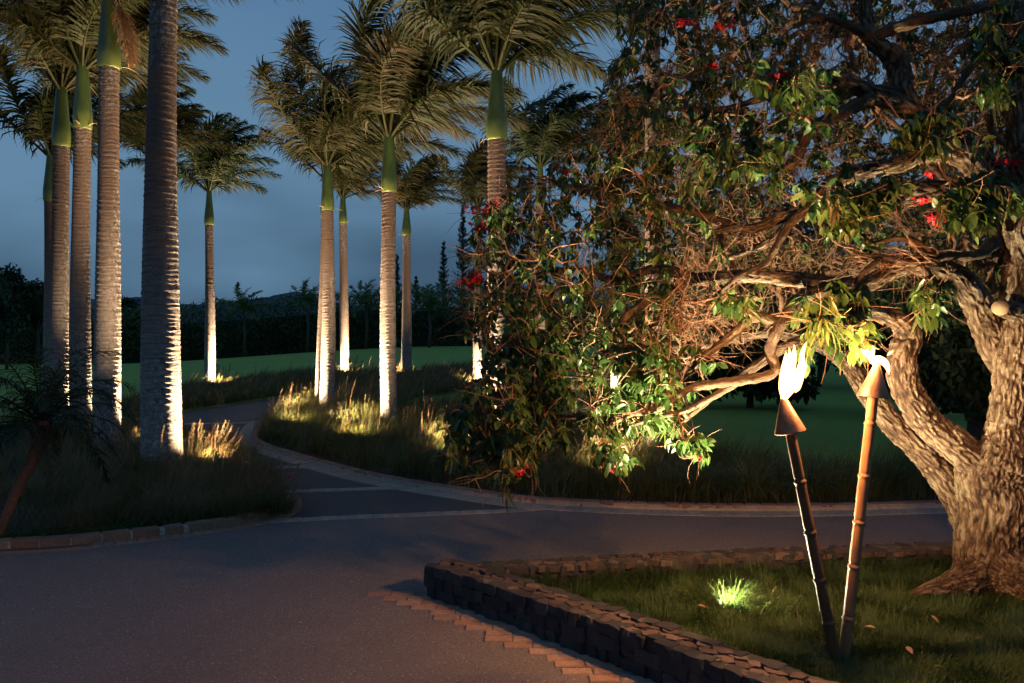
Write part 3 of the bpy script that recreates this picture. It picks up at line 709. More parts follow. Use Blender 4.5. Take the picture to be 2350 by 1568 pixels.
# ------------------------------------------------------------------ the big gnarled tree
LIMBS = {
 'T': [(2300,1400,6.75,120),(2292,1330,6.75,97.6),(2285,1260,6.75,82.4),(2287,1190,6.75,79.1),(2290,1120,6.75,83.1),(2290,1060,6.75,78.4)],
 'root1': [(2275,1322,6.7,58),(2190,1346,6.5,30),(2125,1360,6.4,17),(2075,1370,6.35,6)],
 'root3': [(2260,1290,6.9,50),(2205,1325,6.95,26),(2160,1345,7.0,8)],
 'root2': [(2330,1330,6.5,70),(2370,1370,6.2,35),(2400,1400,6.0,14)],
 'A': [(2275,1090,6.75,46),(2205,1030,6.65,35.9),(2130,972,6.55,33.1),(2080,900,6.45,31.3),(2070,830,6.4,30.5),(2083,775,6.4,28.5),(2060,738,6.35,22.5),(2000,715,6.4,17.2),(1930,735,6.5,14.5),(1860,768,6.6,13.2),(1790,803,6.6,12),(1725,850,6.7,9.9),(1660,890,6.8,7.9),(1600,940,6.9,6),(1550,985,7,4)],
 'A2': [(2270,1250,7.0,50.4),(2195,1140,7.1,33.1),(2120,1045,7.2,28.8),(2050,972,7.3,25.9),(1990,900,7.4,23),(1930,820,7.5,18.7),(1840,775,7.6,14.4),(1740,765,7.7,10.8),(1640,790,7.8,7.2),(1540,800,7.9,5)],
 'B': [(2330,850,6.8,41),(2275,775,6.75,32.8),(2238,690,6.7,29.5),(2190,632,6.65,26.2),(2120,606,6.6,21.3),(2050,617,6.55,19.7),(1980,655,6.5,18),(1900,652,6.5,16.4),(1800,640,6.6,16.4),(1700,634,6.7,14.8),(1600,640,6.8,11.5),(1540,670,6.9,8.2),(1490,690,7,4.9)],
 'C': [(2298,1075,6.75,64.3),(2318,985,6.75,41.6),(2322,900,6.75,37.1),(2328,800,6.75,38.5),(2345,700,6.75,40.1),(2352,600,6.75,39.3),(2338,520,6.7,34),(2352,430,6.7,30.2),(2330,300,6.7,19.6),(2320,220,6.7,18.2),(2340,100,6.7,15.1),(2330,-90,6.7,11.3)],
 'stub': [(2345,722,6.65,26),(2318,712,6.5,20),(2296,707,6.38,19)],
 'D': [(2338,505,6.7,35.7),(2272,452,6.6,30.6),(2236,387,6.55,25.5),(2185,352,6.5,22.1),(2122,350,6.45,19.6),(2060,376,6.4,18.7),(1980,396,6.4,17.8),(1900,430,6.45,17),(1850,480,6.5,15.3),(1790,502,6.55,13.6),(1730,522,6.6,11),(1680,522,6.7,8.5),(1600,540,6.8,5.1)],
 'D2': [(2300,470,6.9,30.6),(2180,442,6.9,24.6),(2080,441,6.9,22.1),(1990,445,6.9,18.7),(1900,462,7.0,16.1),(1830,500,7,12.8),(1760,560,7.1,9.3),(1680,590,7.2,6)],
 'E': [(2345,480,6.9,28.9),(2262,392,6.9,26.3),(2192,322,6.8,24.6),(2130,282,6.8,22.9),(2060,237,6.7,20.4),(2000,222,6.65,18.7),(1950,192,6.6,17),(1890,172,6.6,13.6),(1840,192,6.7,10.2),(1780,206,6.8,6)],
 'E2': [(2110,270,6.75,22.9),(2072,215,6.75,23.8),(2063,150,6.8,23.8),(2030,115,6.8,19.6),(2000,90,6.8,17.8),(1985,30,6.85,15.3),(1975,-90,6.9,11)],
}
SUB = {
 'E3': [(2000,222,6.62,17),(1940,250,6.55,15),(1880,282,6.5,13),(1850,322,6.5,12),(1820,372,6.5,10),(1785,388,6.5,6)],
 'F': [(2000,90,6.8,14),(2080,62,6.6,14),(2180,36,6.5,13),(2290,10,6.5,10)],
 'F2': [(2000,90,6.8,13),(1940,60,6.7,10),(1880,42,6.7,8),(1820,62,6.8,5)],
 'F3': [(2065,215,6.75,15),(2000,205,6.7,12),(1940,215,6.6,10),(1905,250,6.6,8)],
 'Gd': [(1900,652,6.5,17),(1832,690,6.4,15),(1795,740,6.35,14),(1772,800,6.4,13),(1782,848,6.4,12),(1722,866,6.4,12),(1640,880,6.45,11),(1580,896,6.5,10),(1520,930,6.6,9),(1440,952,6.7,8),(1380,990,6.8,5)],
 'Hd': [(1800,742,6.35,12),(1742,730,6.4,12),(1692,760,6.45,11),(1642,800,6.5,9),(1590,850,6.6,6)],
 'H2': [(1722,866,6.4,10),(1650,905,6.5,8),(1580,940,6.6,7),(1500,960,6.7,5),(1420,985,6.8,4)],
 'I': [(2290,560,6.5,14),(2225,588,6.3,11),(2150,592,6.2,10),(2080,602,6.1,9),(2010,592,6.05,6),(1955,582,6.05,4)],
 'I2': [(2150,592,6.2,9),(2105,560,6.1,7),(2060,548,6.05,6),(2000,560,6.0,4)],
 'I3': [(2105,600,6.15,9),(2140,640,6.1,8),(2160,668,6.05,6)],
 'I4': [(2020,595,6.05,7),(1990,620,5.95,6),(1960,650,5.9,5)],
 'J': [(1600,640,6.8,13),(1500,620,7,11),(1400,640,7.2,9),(1300,620,7.4,7),(1180,640,7.5,4)],
 'K': [(1690,522,6.7,10),(1560,480,7,9),(1440,450,7.3,7),(1330,430,7.5,4)],
 'Lk': [(1440,952,6.7,8),(1300,960,7,6),(1200,930,7.2,5),(1120,950,7.3,3)],
 'Mk': [(1840,192,6.7,11),(1740,230,6.9,8),(1640,250,7.1,6),(1520,250,7.3,4)],
 'N': [(1540,670,6.9,10),(1440,720,7.0,9),(1400,800,7.1,8),(1330,840,7.2,6),(1220,870,7.3,4)],
 'O': [(1850,480,6.5,12),(1800,540,6.4,10),(1760,600,6.4,8),(1690,640,6.4,6),(1620,700,6.5,4)],
 'Q': [(2340,100,6.7,14),(2250,130,6.5,10),(2200,200,6.4,8),(2160,250,6.3,5)],
 'Qb': [(2338,520,6.7,16),(2290,500,6.4,12),(2240,500,6.2,9),(2190,470,6.1,5)],
 'Up': [(1975,-60,6.9,12),(1850,-80,7.1,9),(1700,-60,7.3,7),(1560,-20,7.5,5)],
}
def limb_pts(L, n_per=7, wig=1.0, seed=0):
    r = np.random.default_rng(seed)
    W_ = catmull(np.array([[*D(u, v, d), rp * d / FPX] for u, v, d, rp in L]), n_per)
    P_, rad = W_[:, :3], W_[:, 3]
    for i in range(len(P_)):
        q = Vector(P_[i] * 2.6 + seed * 7.3); nv_ = mnoise.noise_vector(q)
        P_[i] += np.array(nv_) * min(rad[i] * .55, .03) * wig
    return P_, np.maximum(rad, .004)
troot_loc = D(2290, 1350, 6.75); troot_loc[2] = GZ - .05
tree = empty('gnarled_tree', troot_loc, 'big gnarled tree with thick furrowed trunk, twisting boughs and red flower clusters', 'tree')
parts = []; skP = []; skR = []
LIMBS['A'] = [(u, v, d + (.32 if i_ > 1 else .12 * i_), r_) for i_, (u, v, d, r_) in enumerate(LIMBS['A'])]
LIMBS['C'] = [(u, v, d - .1, r_) for u, v, d, r_ in LIMBS['C']]
for q, (nm_, L) in enumerate(LIMBS.items()):
    P_, rad = limb_pts(L, 7, 1.0 if nm_ != 'stub' else 0, q + 1); parts.append(tube(P_, rad, 18)); skP.append((P_, rad))
Va, Fa = joinm(parts); tmp = obj('tmp_trunk', mesh_from('tmp', Va, Fa))
rm = tmp.modifiers.new('r', 'REMESH'); rm.mode = 'VOXEL'; rm.voxel_size = .0090
sm = tmp.modifiers.new('s', 'SMOOTH'); sm.iterations = 6; sm.factor = .5
me = bpy.data.meshes.new_from_object(tmp.evaluated_get(bpy.context.evaluated_depsgraph_get())); bpy.data.objects.remove(tmp)
me.name = 'trunk'
co = np.empty(len(me.vertices) * 3, np.float32); me.vertices.foreach_get('co', co); co = co.reshape(-1, 3).astype(float)
no = np.empty(len(me.vertices) * 3, np.float32); me.vertices.foreach_get('normal', no); no = no.reshape(-1, 3)
segA, segT, segN, segB, segS, segR = [], [], [], [], [], []
for P_, rad in skP:
    T_ = nrm(np.gradient(P_, axis=0)); ss = np.concatenate([[0], np.cumsum(np.linalg.norm(np.diff(P_, axis=0), axis=1))])
    a = np.array([0.3, 1.0, 0.2]); N_ = nrm(np.cross(T_, a)); B_ = np.cross(T_, N_)
    segA.append(P_); segT.append(T_); segN.append(N_); segB.append(B_); segS.append(ss); segR.append(rad)
segA = np.vstack(segA); segT = np.vstack(segT); segN = np.vstack(segN); segB = np.vstack(segB); segS = np.concatenate(segS); segR = np.concatenate(segR)
best = np.empty(len(co), int)
for i in range(0, len(co), 4000):
    dd = np.linalg.norm(co[i:i + 4000, None, :] - segA[None], axis=2) - segR[None] * .9; best[i:i + 4000] = dd.argmin(1)
rel = co - segA[best]; sv = segS[best] + (rel * segT[best]).sum(1)
th = np.arctan2((rel * segB[best]).sum(1), (rel * segN[best]).sum(1)); rloc = np.linalg.norm(rel, axis=1)
bark = np.stack([np.cos(th) * np.maximum(rloc, .05), np.sin(th) * np.maximum(rloc, .05), sv], -1)
disp = np.empty(len(co))
for i in range(len(co)):
    b = bark[i]; q = Vector((b[0] * 28, b[1] * 28, b[2] * 8.0)) + mnoise.noise_vector(Vector(co[i] * 9)) * .35; q2 = Vector((b[0] * 56, b[1] * 56, b[2] * 18 + 3))
    disp[i] = min(abs(mnoise.noise(q)) * 2.0, .62) + abs(mnoise.noise(q2)) * .6 + .35 * mnoise.noise(Vector(co[i] * 5))
amp = np.clip(rloc * .26, .004, .034)
co2 = co + no * ((disp - .35) * amp)[:, None]
me.vertices.foreach_set('co', co2.astype(np.float32).ravel()); me.update()
fattr(me, 'bark', bark, 'FLOAT_VECTOR'); fattr(me, 'ridge', disp); smooth(me); me.materials.clear()
under('trunk', me, M['bark'], tree)
e_ = D(2296, 707, 6.37); V, F, T = tube(np.array([D(2300, 708, 6.41), D(2294, 706.5, 6.35)]), np.array([.062, .060]), 18)
mec = mesh_from('sawn_stub_face', V, [F, T]); under('sawn_stub_face', mec, M['cut'], tree, label='pale sawn end of a pruned branch')
for q, (nm_, L) in enumerate(SUB.items()):
    P_, rad = limb_pts(L, 7, 1.6, q + 40); V, F, T = tube(P_, rad * (1 + .12 * np.sin(np.arange(len(rad)) * 1.9)), 9)
    mb = mesh_from('bough', V, [F, T]); ss = np.concatenate([[0], np.cumsum(np.linalg.norm(np.diff(P_, axis=0), axis=1))])
    thb = np.tile(np.linspace(0, 6.283, 9, endpoint=False), len(P_)); sb = np.repeat(ss, 9); rbk = np.repeat(np.maximum(rad, .03), 9)
    bk = np.vstack([np.stack([np.cos(thb) * rbk, np.sin(thb) * rbk, sb], -1), [[0, 0, 0], [0, 0, ss[-1]]]])
    fattr(mb, 'bark', bk, 'FLOAT_VECTOR'); fattr(mb, 'ridge', np.full(len(bk), .45)); smooth(mb); under('bough', mb, M['bark'], tree); skP.append((P_, rad))

sp_ = []
for k in range(46):
    a = D(rng.uniform(2010, 2150), 0, 6.08); u0 = rng.uniform(1990, 2160); p0 = D(u0, 600 + rng.normal(0, 6), 6.1); ln = rng.uniform(.15, .45)
    dr_ = nrm(np.array([-1.0, rng.normal(-.15, .35), rng.normal(.1, .38)])); kk = np.linspace(0, 1, 8)[:, None]
    sp_.append(tube(p0 + kk * dr_ * ln + np.sin(kk * rng.uniform(3, 7)) * rng.normal(0, .022, 3), np.linspace(rng.uniform(.004, .008), .0018, 8), 6))
Va, Fa = joinm(sp_); ms_ = mesh_from('bare_twig_spray', Va, Fa); smooth(ms_); under('bare_twig_spray', ms_, M['twig'], tree, kind='stuff')
# twigs: reach for points spread through the crown's volume
crown_poly = np.array([(1420,-160),(1405,120),(1395,250),(1300,335),(1190,430),(1095,475),(1048,610),(1065,760),(1085,850),(1030,950),(1000,1050),(1100,1115),(1200,1095),(1250,1030),(1330,990),(1450,985),(1540,1010),(1570,980),(1545,925),(1600,850),(1720,800),(1800,730),(1900,690),(2050,640),(2150,660),(2250,690),(2460,640),(2460,-160)], float)
def sample_crown(n):
    out = []
    while len(out) < n:
        u = rng.uniform(1000, 2440, 4000); v = rng.uniform(-150, 1110, 4000)
        ok = in_poly(u, v, crown_poly)
        fx = np.clip((u - 1000) / 1440, 0, 1)
        rt_ = np.clip((u - 1560) / 160, 0, 1); dm = 7.6 + .55 * rt_; sd_ = 1.0 + .3 * rt_
        d = dm + rng.normal(0, 1, 4000) * sd_ * .75; d = np.clip(d, 5.9 + .8 * rt_ + rng.uniform(0, .3, 4000), 10.5)
        for a in np.flatnonzero(ok):
            out.append((u[a], v[a], d[a]))
            if len(out) >= n: break
    return np.array(out)
att = sample_crown(4400); leafp = np.where(att[:, 0] > 1640, .32, .66)
for (u, v, ru, rv, pr) in [(1900,110,120,90,.12),(1760,560,190,60,.25),(2060,590,170,60,.0),(1720,810,130,90,.10),(1980,330,120,60,.25),(1640,640,120,40,.3),(2100,200,120,80,.35)]:
    k = ((att[:, 0] - u) / ru) ** 2 + ((att[:, 1] - v) / rv) ** 2 < 1; leafp[k] = pr
leafp[(att[:, 0] > 1800) & (att[:, 1] < 540) & (att[:, 2] < 7.9)] = .16; leafp[(att[:, 0] < 1560) & (att[:, 1] > 500)] = .74; leafp[(att[:, 0] > 1540) & (att[:, 0] < 1880) & (att[:, 1] > 540) & (att[:, 1] < 930)] = .07
back = sample_crown(3600); back = back[(back[:, 0] > 1560) & (back[:, 1] < 640)]; back[:, 2] = rng.uniform(8.3, 10.8, len(back)); att = np.vstack([att, back]); leafp = np.concatenate([leafp, np.full(len(back), .85)])
extra = []
for (u, v, ru, rv, d, n) in [(1925,735,95,80,5.75,85),(2125,690,55,50,5.9,26),(1950,470,95,65,5.9,55),(2130,290,75,55,5.9,40),(2240,455,85,55,5.9,60),(2300,130,60,130,6.1,45),(1690,330,150,80,6.2,60),(1690,690,70,20,6.2,14),(1480,850,110,70,6.5,60),(1430,930,120,50,6.9,42),(1560,1000,40,50,6.9,8),(1398,1040,45,45,6.45,14),(1606,1030,35,40,6.35,9),(1150,1000,110,100,6.6,110),(1230,820,120,100,6.7,80),(1800,170,90,60,6.1,30)]:
    q = rng.normal(0, .5, (n, 2)); extra.append(np.stack([u + q[:, 0] * ru, v + q[:, 1] * rv, d + rng.normal(0, .16, n)], -1))
ex = np.vstack(extra); att = np.vstack([att, ex]); leafp = np.concatenate([leafp, np.full(len(ex), .95)])
AP = np.stack([(att[:, 0] - 1175) * att[:, 2] / FPX, att[:, 2], EYE - (att[:, 1] - 784) * att[:, 2] / FPX], -1)
leafy = rng.random(len(AP)) < leafp
nodes = []; npar = []
for P_, rad in skP:
    k = np.flatnonzero(rad < .075)
    for i in k: nodes.append(P_[i]); npar.append(-1)
nroot = len(nodes)
NA = np.array(nodes); dist = np.array([np.sqrt(((NA - a) ** 2).sum(1).min()) for a in AP])
order = np.argsort(dist); chains = []
kd = None; built = 0
for c_, ai in enumerate(order):
    if c_ % 50 == 0:
        kd = kdtree.KDTree(len(nodes))
        for i, p in enumerate(nodes): kd.insert(p, i)
        kd.balance(); built = len(nodes)
    a = AP[ai]; co_, j, dd = kd.find(a)
    if len(nodes) > built:
        rec = np.array(nodes[built:]); dr_ = np.sqrt(((rec - a) ** 2).sum(1)); jj_ = dr_.argmin()
        if dr_[jj_] < dd: dd = dr_[jj_]; j = built + jj_
    if dd < .05: continue
    p0 = np.array(nodes[j]); k = max(3, int(dd / .075)); t = np.linspace(0, 1, k + 1)[1:]
    off = rng.normal(0, 1, 3); off -= (a - p0) * np.dot(off, a - p0) / dd ** 2
    off2 = rng.normal(0, 1, 3)
    path = p0 + np.outer(t, a - p0) + np.outer(np.sin(math.pi * t), off) * dd * .13 + np.outer(np.sin(2 * math.pi * t), off2) * dd * .05 + rng.normal(0, .006, (k, 3))
    ids = []; par = j
    for p in path: nodes.append(p); npar.append(par); par = len(nodes) - 1; ids.append(par)
    chains.append((j, ids, ai))
wgt = np.zeros(len(nodes))
for j, ids, ai in chains: wgt[ids[-1]] += 1
for i in range(len(nodes) - 1, nroot - 1, -1):
    if npar[i] >= 0: wgt[npar[i]] += wgt[i]
NA = np.array(nodes); NR = np.clip(.0032 * np.maximum(wgt, 1) ** .46, .0032, .030)
parts = []; tips = []
for j, ids, ai in chains:
    P_ = NA[[j] + ids]; rad = np.concatenate([[NR[ids[0]]], NR[ids]]); parts.append(tube(P_, rad, 5 if rad[0] > .004 else 4, False)); tips.append((P_, leafy[ai]))
Va, Fa = joinm(parts); mt_ = mesh_from('twigs', Va, Fa); smooth(mt_); under('twigs', mt_, M['twig'], tree, kind='stuff')
# fine bare side twigs
fp, fa = [], []
for P_, lf in tips:
    for q in range(1 if lf else 4):
        i = rng.integers(0, len(P_)); d0 = P_[-1] - P_[0]; dr_ = nrm(d0 / (np.linalg.norm(d0) + 1e-9) + rng.normal(0, .6, 3)); ln = rng.uniform(.10, .38)
        k = np.linspace(0, 1, 4)[:, None]; fp.append(tube(P_[i] + k * dr_ * ln + np.sin(k * 3) * rng.normal(0, .02, 3), np.array([.0030, .0026, .002, .0012]), 3, False))
Va, Fa = joinm(fp); mt_ = mesh_from('fine_twigs', Va, Fa); under('fine_twigs', mt_, M['twig'], tree, kind='stuff')
# leaves in drooping whorls at the twig ends
LP, LA, LN, LL, LW, LC, LTn = [], [], [], [], [], [], []
for (P_, lf), (_, _, ai_) in zip(tips, chains):
    if not lf: continue
    ex_ = ai_ >= len(AP) - len(ex)
    n = rng.integers(9, 17); style = rng.random(); ht = rng.normal(0, .12)
    tip = P_[-1]; tw = nrm(P_[-1] - P_[-2]); base_t = rng.beta(2, 3)
    for q in range(n):
        s_ = rng.uniform(0, .16); a0 = rng.uniform(0, 6.283)
        b = tip - tw * s_ + rng.normal(0, .012, 3)
        ax = np.array([math.cos(a0), math.sin(a0), rng.normal(-.95, .5)]) + tw * .4 + np.array([.12, 0, -.05])
        LP.append(b); LA.append(ax); LN.append(np.array([math.cos(a0) * .7, math.sin(a0) * .7, .75]) + rng.normal(0, .35, 3))
        l = rng.uniform(.052, .105) * (1.3 if ex_ else 1)
        if style > .86: LL.append(l * 1.25); LW.append(l * .20); LC.append(rng.uniform(.35, .75)); LTn.append(np.clip(base_t * .35 + .6 + rng.normal(0, .08), 0, 1))
        else: LL.append(l); LW.append(l * rng.uniform(.36, .52)); LC.append(rng.uniform(.05, .35)); LTn.append(np.clip(base_t * .75 + rng.normal(0, .12), 0, 1))
LP = np.array(LP); LA = nrm(np.array(LA)); LN = np.array(LN); LL = np.array(LL); LW = np.array(LW); LC = np.array(LC); LTn = np.array(LTn)
near_i = np.argsort(LP[:, 1] + rng.uniform(0, .25, len(LP)))[:300]; mask = np.ones(len(LP), bool); mask[near_i] = False
V, F = leaves(LP[mask], LA[mask], LN[mask], LL[mask], LW[mask], LC[mask]); ml = mesh_from('foliage', V, F); fattr(ml, 'tint', np.repeat(LTn[mask], 11)); smooth(ml)
under('foliage', ml, M['leaf'], tree, kind='stuff')
leaf_vars = []
for k in range(6):
    V, F = leaves(np.zeros((1, 3)), np.array([[1.0, 0, 0]]), np.array([[0, 0, 1.0]]), np.array([1.0]), np.array([.40]), np.array([.08 + .06 * k]))
    m_ = mesh_from('leaf', V, F); fattr(m_, 'tint', np.full(11, .25 + .1 * k)); smooth(m_); m_.materials.append(M['leaf']); leaf_vars.append(m_)
tl = Vector(troot_loc)
for i in near_i:
    X = Vector(LA[i]); Y = Vector(LN[i]).cross(X).normalized(); Z = X.cross(Y)
    o = obj('leaf', leaf_vars[int(np.clip(LTn[i] * 6, 0, 5))], None, tree)
    o.matrix_basis = Matrix.Translation(Vector(LP[i]) - tl) @ Matrix((X, Y, Z)).transposed().to_4x4() @ Matrix.Diagonal((LL[i], LL[i] * (LW[i] / LL[i] / .40), LL[i], 1))
# red flower clusters
flower_vars = []
for k in range(3):
    n = 7; a0 = np.arange(n) * 6.283 / n + rng.normal(0, .2, n); V, F = leaves(np.zeros((n, 3)), np.stack([np.cos(a0), np.sin(a0), rng.uniform(.3, 1.3, n)], -1), np.tile([0, 0, 1.0], (n, 1)) + rng.normal(0, .2, (n, 3)), rng.uniform(.026, .042, n), rng.uniform(.015, .022, n), rng.uniform(.1, .6, n))
    Vc, Fc, Tc = lathe([(.0, -.006), (.005, -.003), (.005, .004), (.0, .008)], 6, False); Va, Fa = joinm([(V, F[0], F[1]), (Vc, Fc)])
    m_ = mesh_from('flower', Va, Fa); fattr(m_, 'tint', np.concatenate([np.repeat(rng.random(n), 11), np.full(len(Vc), .2)])); m_.materials.append(M['petal']); flower_vars.append(m_)
for (u, v, d, s_) in [(1580,52,6.3,.07),(1668,58,6.3,.08),(1798,183,6.0,.085),(2108,463,5.9,.065),(2158,500,5.85,.085),(2320,375,5.9,.07),(2134,402,6.2,.035),(1092,482,7.1,.07),(1104,520,7.0,.07),(1133,476,7.1,.06),(1080,648,6.9,.08),(1396,1078,6.4,.085),(1614,1056,6.3,.035),(1186,1084,6.3,.06),(1310,395,6.9,.04),(1640,150,6.2,.035)]:
    c0 = D(u, v, d); nfl = max(4, int(s_ * 150)); off = rng.normal(0, 1, (nfl, 3)) * s_ * np.array([1.0, .6, .45]) * .7; stem0 = np.array([0, .03, s_ * .6])
    Va, Fa = joinm([tube(np.array([stem0, o_ * .5 + stem0 * .3, o_]), [.003, .0025, .002], 4) for o_ in off]); mf = mesh_from('flower_cluster', Va, Fa)
    fc = obj('flower_cluster', mf, M['twig'], tree); fc.location = Vector(c0 - troot_loc)
    for o_ in off:
        o = obj('flower', random.choice(flower_vars), None, fc); o.location = Vector(o_); o.rotation_euler = (rng.uniform(-1.2, .6), rng.uniform(-1, 1), rng.uniform(0, 6.28)); q_ = rng.uniform(.8, 1.25); o.scale = (q_, q_, q_)

# ------------------------------------------------------------------ torches
def torch(base, top, cone_px, flame_lobes, label, d, pole='bamboo'):
    B0 = D(*base, d); B0[2] = GZ - .12; T0 = D(*top, d)
    root = empty('tiki_torch', (B0[0], B0[1], GZ), label, 'torch', 'bamboo torches'); L0 = np.array(root.location)
    ax = nrm(T0 - B0); Lp = np.linalg.norm(T0 - B0)
    q = Vector(ax).to_track_quat('Z', 'Y')
    # bamboo culm with swollen nodes
    prof = []; zk = .06; nodes_z = []
    while zk < Lp: nodes_z.append(zk); zk += random.uniform(.27, .36)
    for z in np.linspace(0, Lp, 260):
        r0 = .037 - .004 * z / Lp
        for nz_ in nodes_z: r0 += .0060 * math.exp(-((z - nz_) / .010) ** 2) - .0035 * math.exp(-((z - nz_ - .018) / .007) ** 2)
        prof.append((r0, z))
    V, F, T = lathe(prof, 22); mp = mesh_from('bamboo_pole', V, [F, T]); smooth(mp)
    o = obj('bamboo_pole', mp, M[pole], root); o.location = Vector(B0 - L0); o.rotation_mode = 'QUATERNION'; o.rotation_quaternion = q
    rb_, hgt = cone_px[0] * d / FPX / 2, cone_px[1] * d / FPX
    V, F, T = lathe([(rb_ * .97, .0), (rb_, 0), (rb_ * 1.0, .006), (rb_ * .22, hgt), (rb_ * .20, hgt + .012), (rb_ * .15, hgt + .012), (rb_ * .15, hgt - .01), (rb_ * .94, .004)], 32, False)
    mp = mesh_from('metal_cone', V, F); smooth(mp); o = obj('metal_cone', mp, M['copper'], root); o.location = Vector(T0 - L0 - ax * .005); o.rotation_mode = 'QUATERNION'; o.rotation_quaternion = q
    V, F, T = lathe([(0, -.03), (.030, -.03), (.030, .05), (.012, .06), (.012, hgt), (0, hgt)], 14, False); mp = mesh_from('collar', V, F); o2 = obj('collar', mp, M['iron'], root); o2.location = Vector(T0 - L0); o2.rotation_mode = 'QUATERNION'; o2.rotation_quaternion = q
    fparts = []
    for lob in flame_lobes:
        pts = catmull(np.array([D(u, v, d + dz) for u, v, dz, _ in lob]), 6); rr = .86 * np.interp(np.linspace(0, 1, len(pts)), np.linspace(0, 1, len(lob)), [x[3] * d / FPX for x in lob])
        fparts.append(tube(pts, np.maximum(rr, .001), 12))
    Va, Fa = joinm(fparts); mf = mesh_from('flame', Va - L0, Fa); smooth(mf); obj('flame', mf, M['flame'], root)
    fl_ = bpy.data.lights.new('flame_light', 'POINT'); fl_.energy = FLAME; fl_.color = (1.0, .50, .19); fl_.shadow_soft_size = .05
    flo = bpy.data.objects.new('flame_light', fl_); C.objects.link(flo); flo.parent = root; flo.location = Vector(np.mean([D(u, v, d + dz) for u, v, dz, _ in flame_lobes[0][1:4]], axis=0) - L0)
    return root
DT = (EYE - GZ) * FPX / (1515 - 784)
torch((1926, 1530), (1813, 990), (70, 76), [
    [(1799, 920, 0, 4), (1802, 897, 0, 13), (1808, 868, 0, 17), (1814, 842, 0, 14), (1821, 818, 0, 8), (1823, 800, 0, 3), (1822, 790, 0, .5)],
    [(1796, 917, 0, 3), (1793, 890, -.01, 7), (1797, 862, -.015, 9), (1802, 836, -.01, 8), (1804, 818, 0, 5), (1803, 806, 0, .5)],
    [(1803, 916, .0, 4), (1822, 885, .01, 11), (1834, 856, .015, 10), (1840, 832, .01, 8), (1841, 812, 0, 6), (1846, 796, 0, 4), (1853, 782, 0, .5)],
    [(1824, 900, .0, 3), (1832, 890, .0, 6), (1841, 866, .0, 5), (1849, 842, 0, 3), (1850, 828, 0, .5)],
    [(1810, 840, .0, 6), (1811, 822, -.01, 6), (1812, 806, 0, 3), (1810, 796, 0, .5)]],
    'bamboo torch leaning left, shade painted into its pole, tall flame and rusty metal cone', DT, 'bamboo_shaded')
torch((1932, 1520), (2004, 910), (70, 72), [
    [(2010, 842, 0, 4), (2006, 829, 0, 11), (1996, 817, 0, 9), (1984, 808, 0, 6), (1972, 800, 0, .5)],
    [(2006, 838, 0, 5), (2013, 824, -.01, 9), (2026, 829, -.01, 10), (2034, 838, 0, 8), (2038, 850, 0, 4), (2040, 860, 0, .5)],
    [(2000, 822, .0, 6), (2001, 811, 0, 7), (2004, 802, 0, 4), (2003, 792, 0, .5)],
    [(1992, 816, .0, 6), (1990, 806, 0, 5), (1992, 797, 0, .5)],
    [(2036, 816, .0, 1), (2042, 811, 0, 4), (2049, 805, 0, 1)]],
    'orange lit bamboo torch leaning right with short ragged flame, in front of the tree limb', DT + .06)
ug = D(1650, 1385, (EYE - GZ) * FPX / (1385 - 784)); ug[2] = GZ - .20
UGL = uplight(ug, ug + np.array([.62, .03, 1.0 + .14]), 400, 150, 'glaring uplight sunk in the long grass beside the torches', blend=.3, size=.05, col=(1.0, .86, .55))

UGL.children[1].scale = (1.8, 1.8, 1.4)
# ------------------------------------------------------------------ grasses
def rand_in(poly, n, dens=None):
    poly = np.asarray([p[:2] for p in poly]); lo, hi = poly.min(0), poly.max(0); out = np.zeros((0, 2))
    while len(out) < n:
        q = rng.uniform(lo, hi, (n * 2, 2)); q = q[in_poly(q[:, 0], q[:, 1], poly)]
        q = q[(q[:, 1] > 1) & (np.abs(q[:, 0]) < q[:, 1] * .74 + .3)]
        if dens is not None: q = q[rng.random(len(q)) < dens(q)]
        out = np.vstack([out, q])
    return out[:n]
def n2(x, y, s, o=0): return np.array([mnoise.noise(Vector((a * s, b * s, o))) for a, b in zip(x, y)])
# long lawn grass inside the stone wall corner: clumped, combed different ways
inner = [*wf[2:-1, :2] + np.array([.20, .22]), np.array([6, 3.4]), np.array([6, 7.2]), *(wb[::-1][:, :2] - np.array([0, .22]))[:-3]]
def inner_d(q): return np.clip(2.6 / np.maximum(q[:, 1] - 2.4, .6), .15, 1)
P2 = rand_in(inner, 95000, inner_d); n = len(P2)
hd = n2(P2[:, 0], P2[:, 1], 2.2, 3) * 7 + rng.normal(0, .8, n) - .8; cl = n2(P2[:, 0], P2[:, 1], 3.1, 9)
keep = (np.linalg.norm(P2 - ug[:2], axis=1) > .10); P2 = P2[keep]; hd = hd[keep]; cl = cl[keep]; n = len(P2)
me = blade_mesh('long_grass', np.c_[P2, np.full(n, GZ - .035)], hd, np.clip(.125 + .085 * cl + rng.normal(0, .03, n), .04, .26) * (1 + .55 * np.clip(1 - (np.interp(P2[:, 0], wb[:, 0], wb[:, 1]) - .24 - P2[:, 1]) / .5, 0, 1)), rng.uniform(.0025, .0055, n), np.clip(rng.normal(.35, .2, n), 0, .85), np.clip(rng.normal(.65, .25, n), 0, 1.1), 3, tint=np.clip(.42 + .35 * cl + rng.normal(0, .2, n), 0, 1))
obj('long_grass', me, M['grass'], kind='stuff', label='long shaggy grass inside the stone wall corner', category='grass')
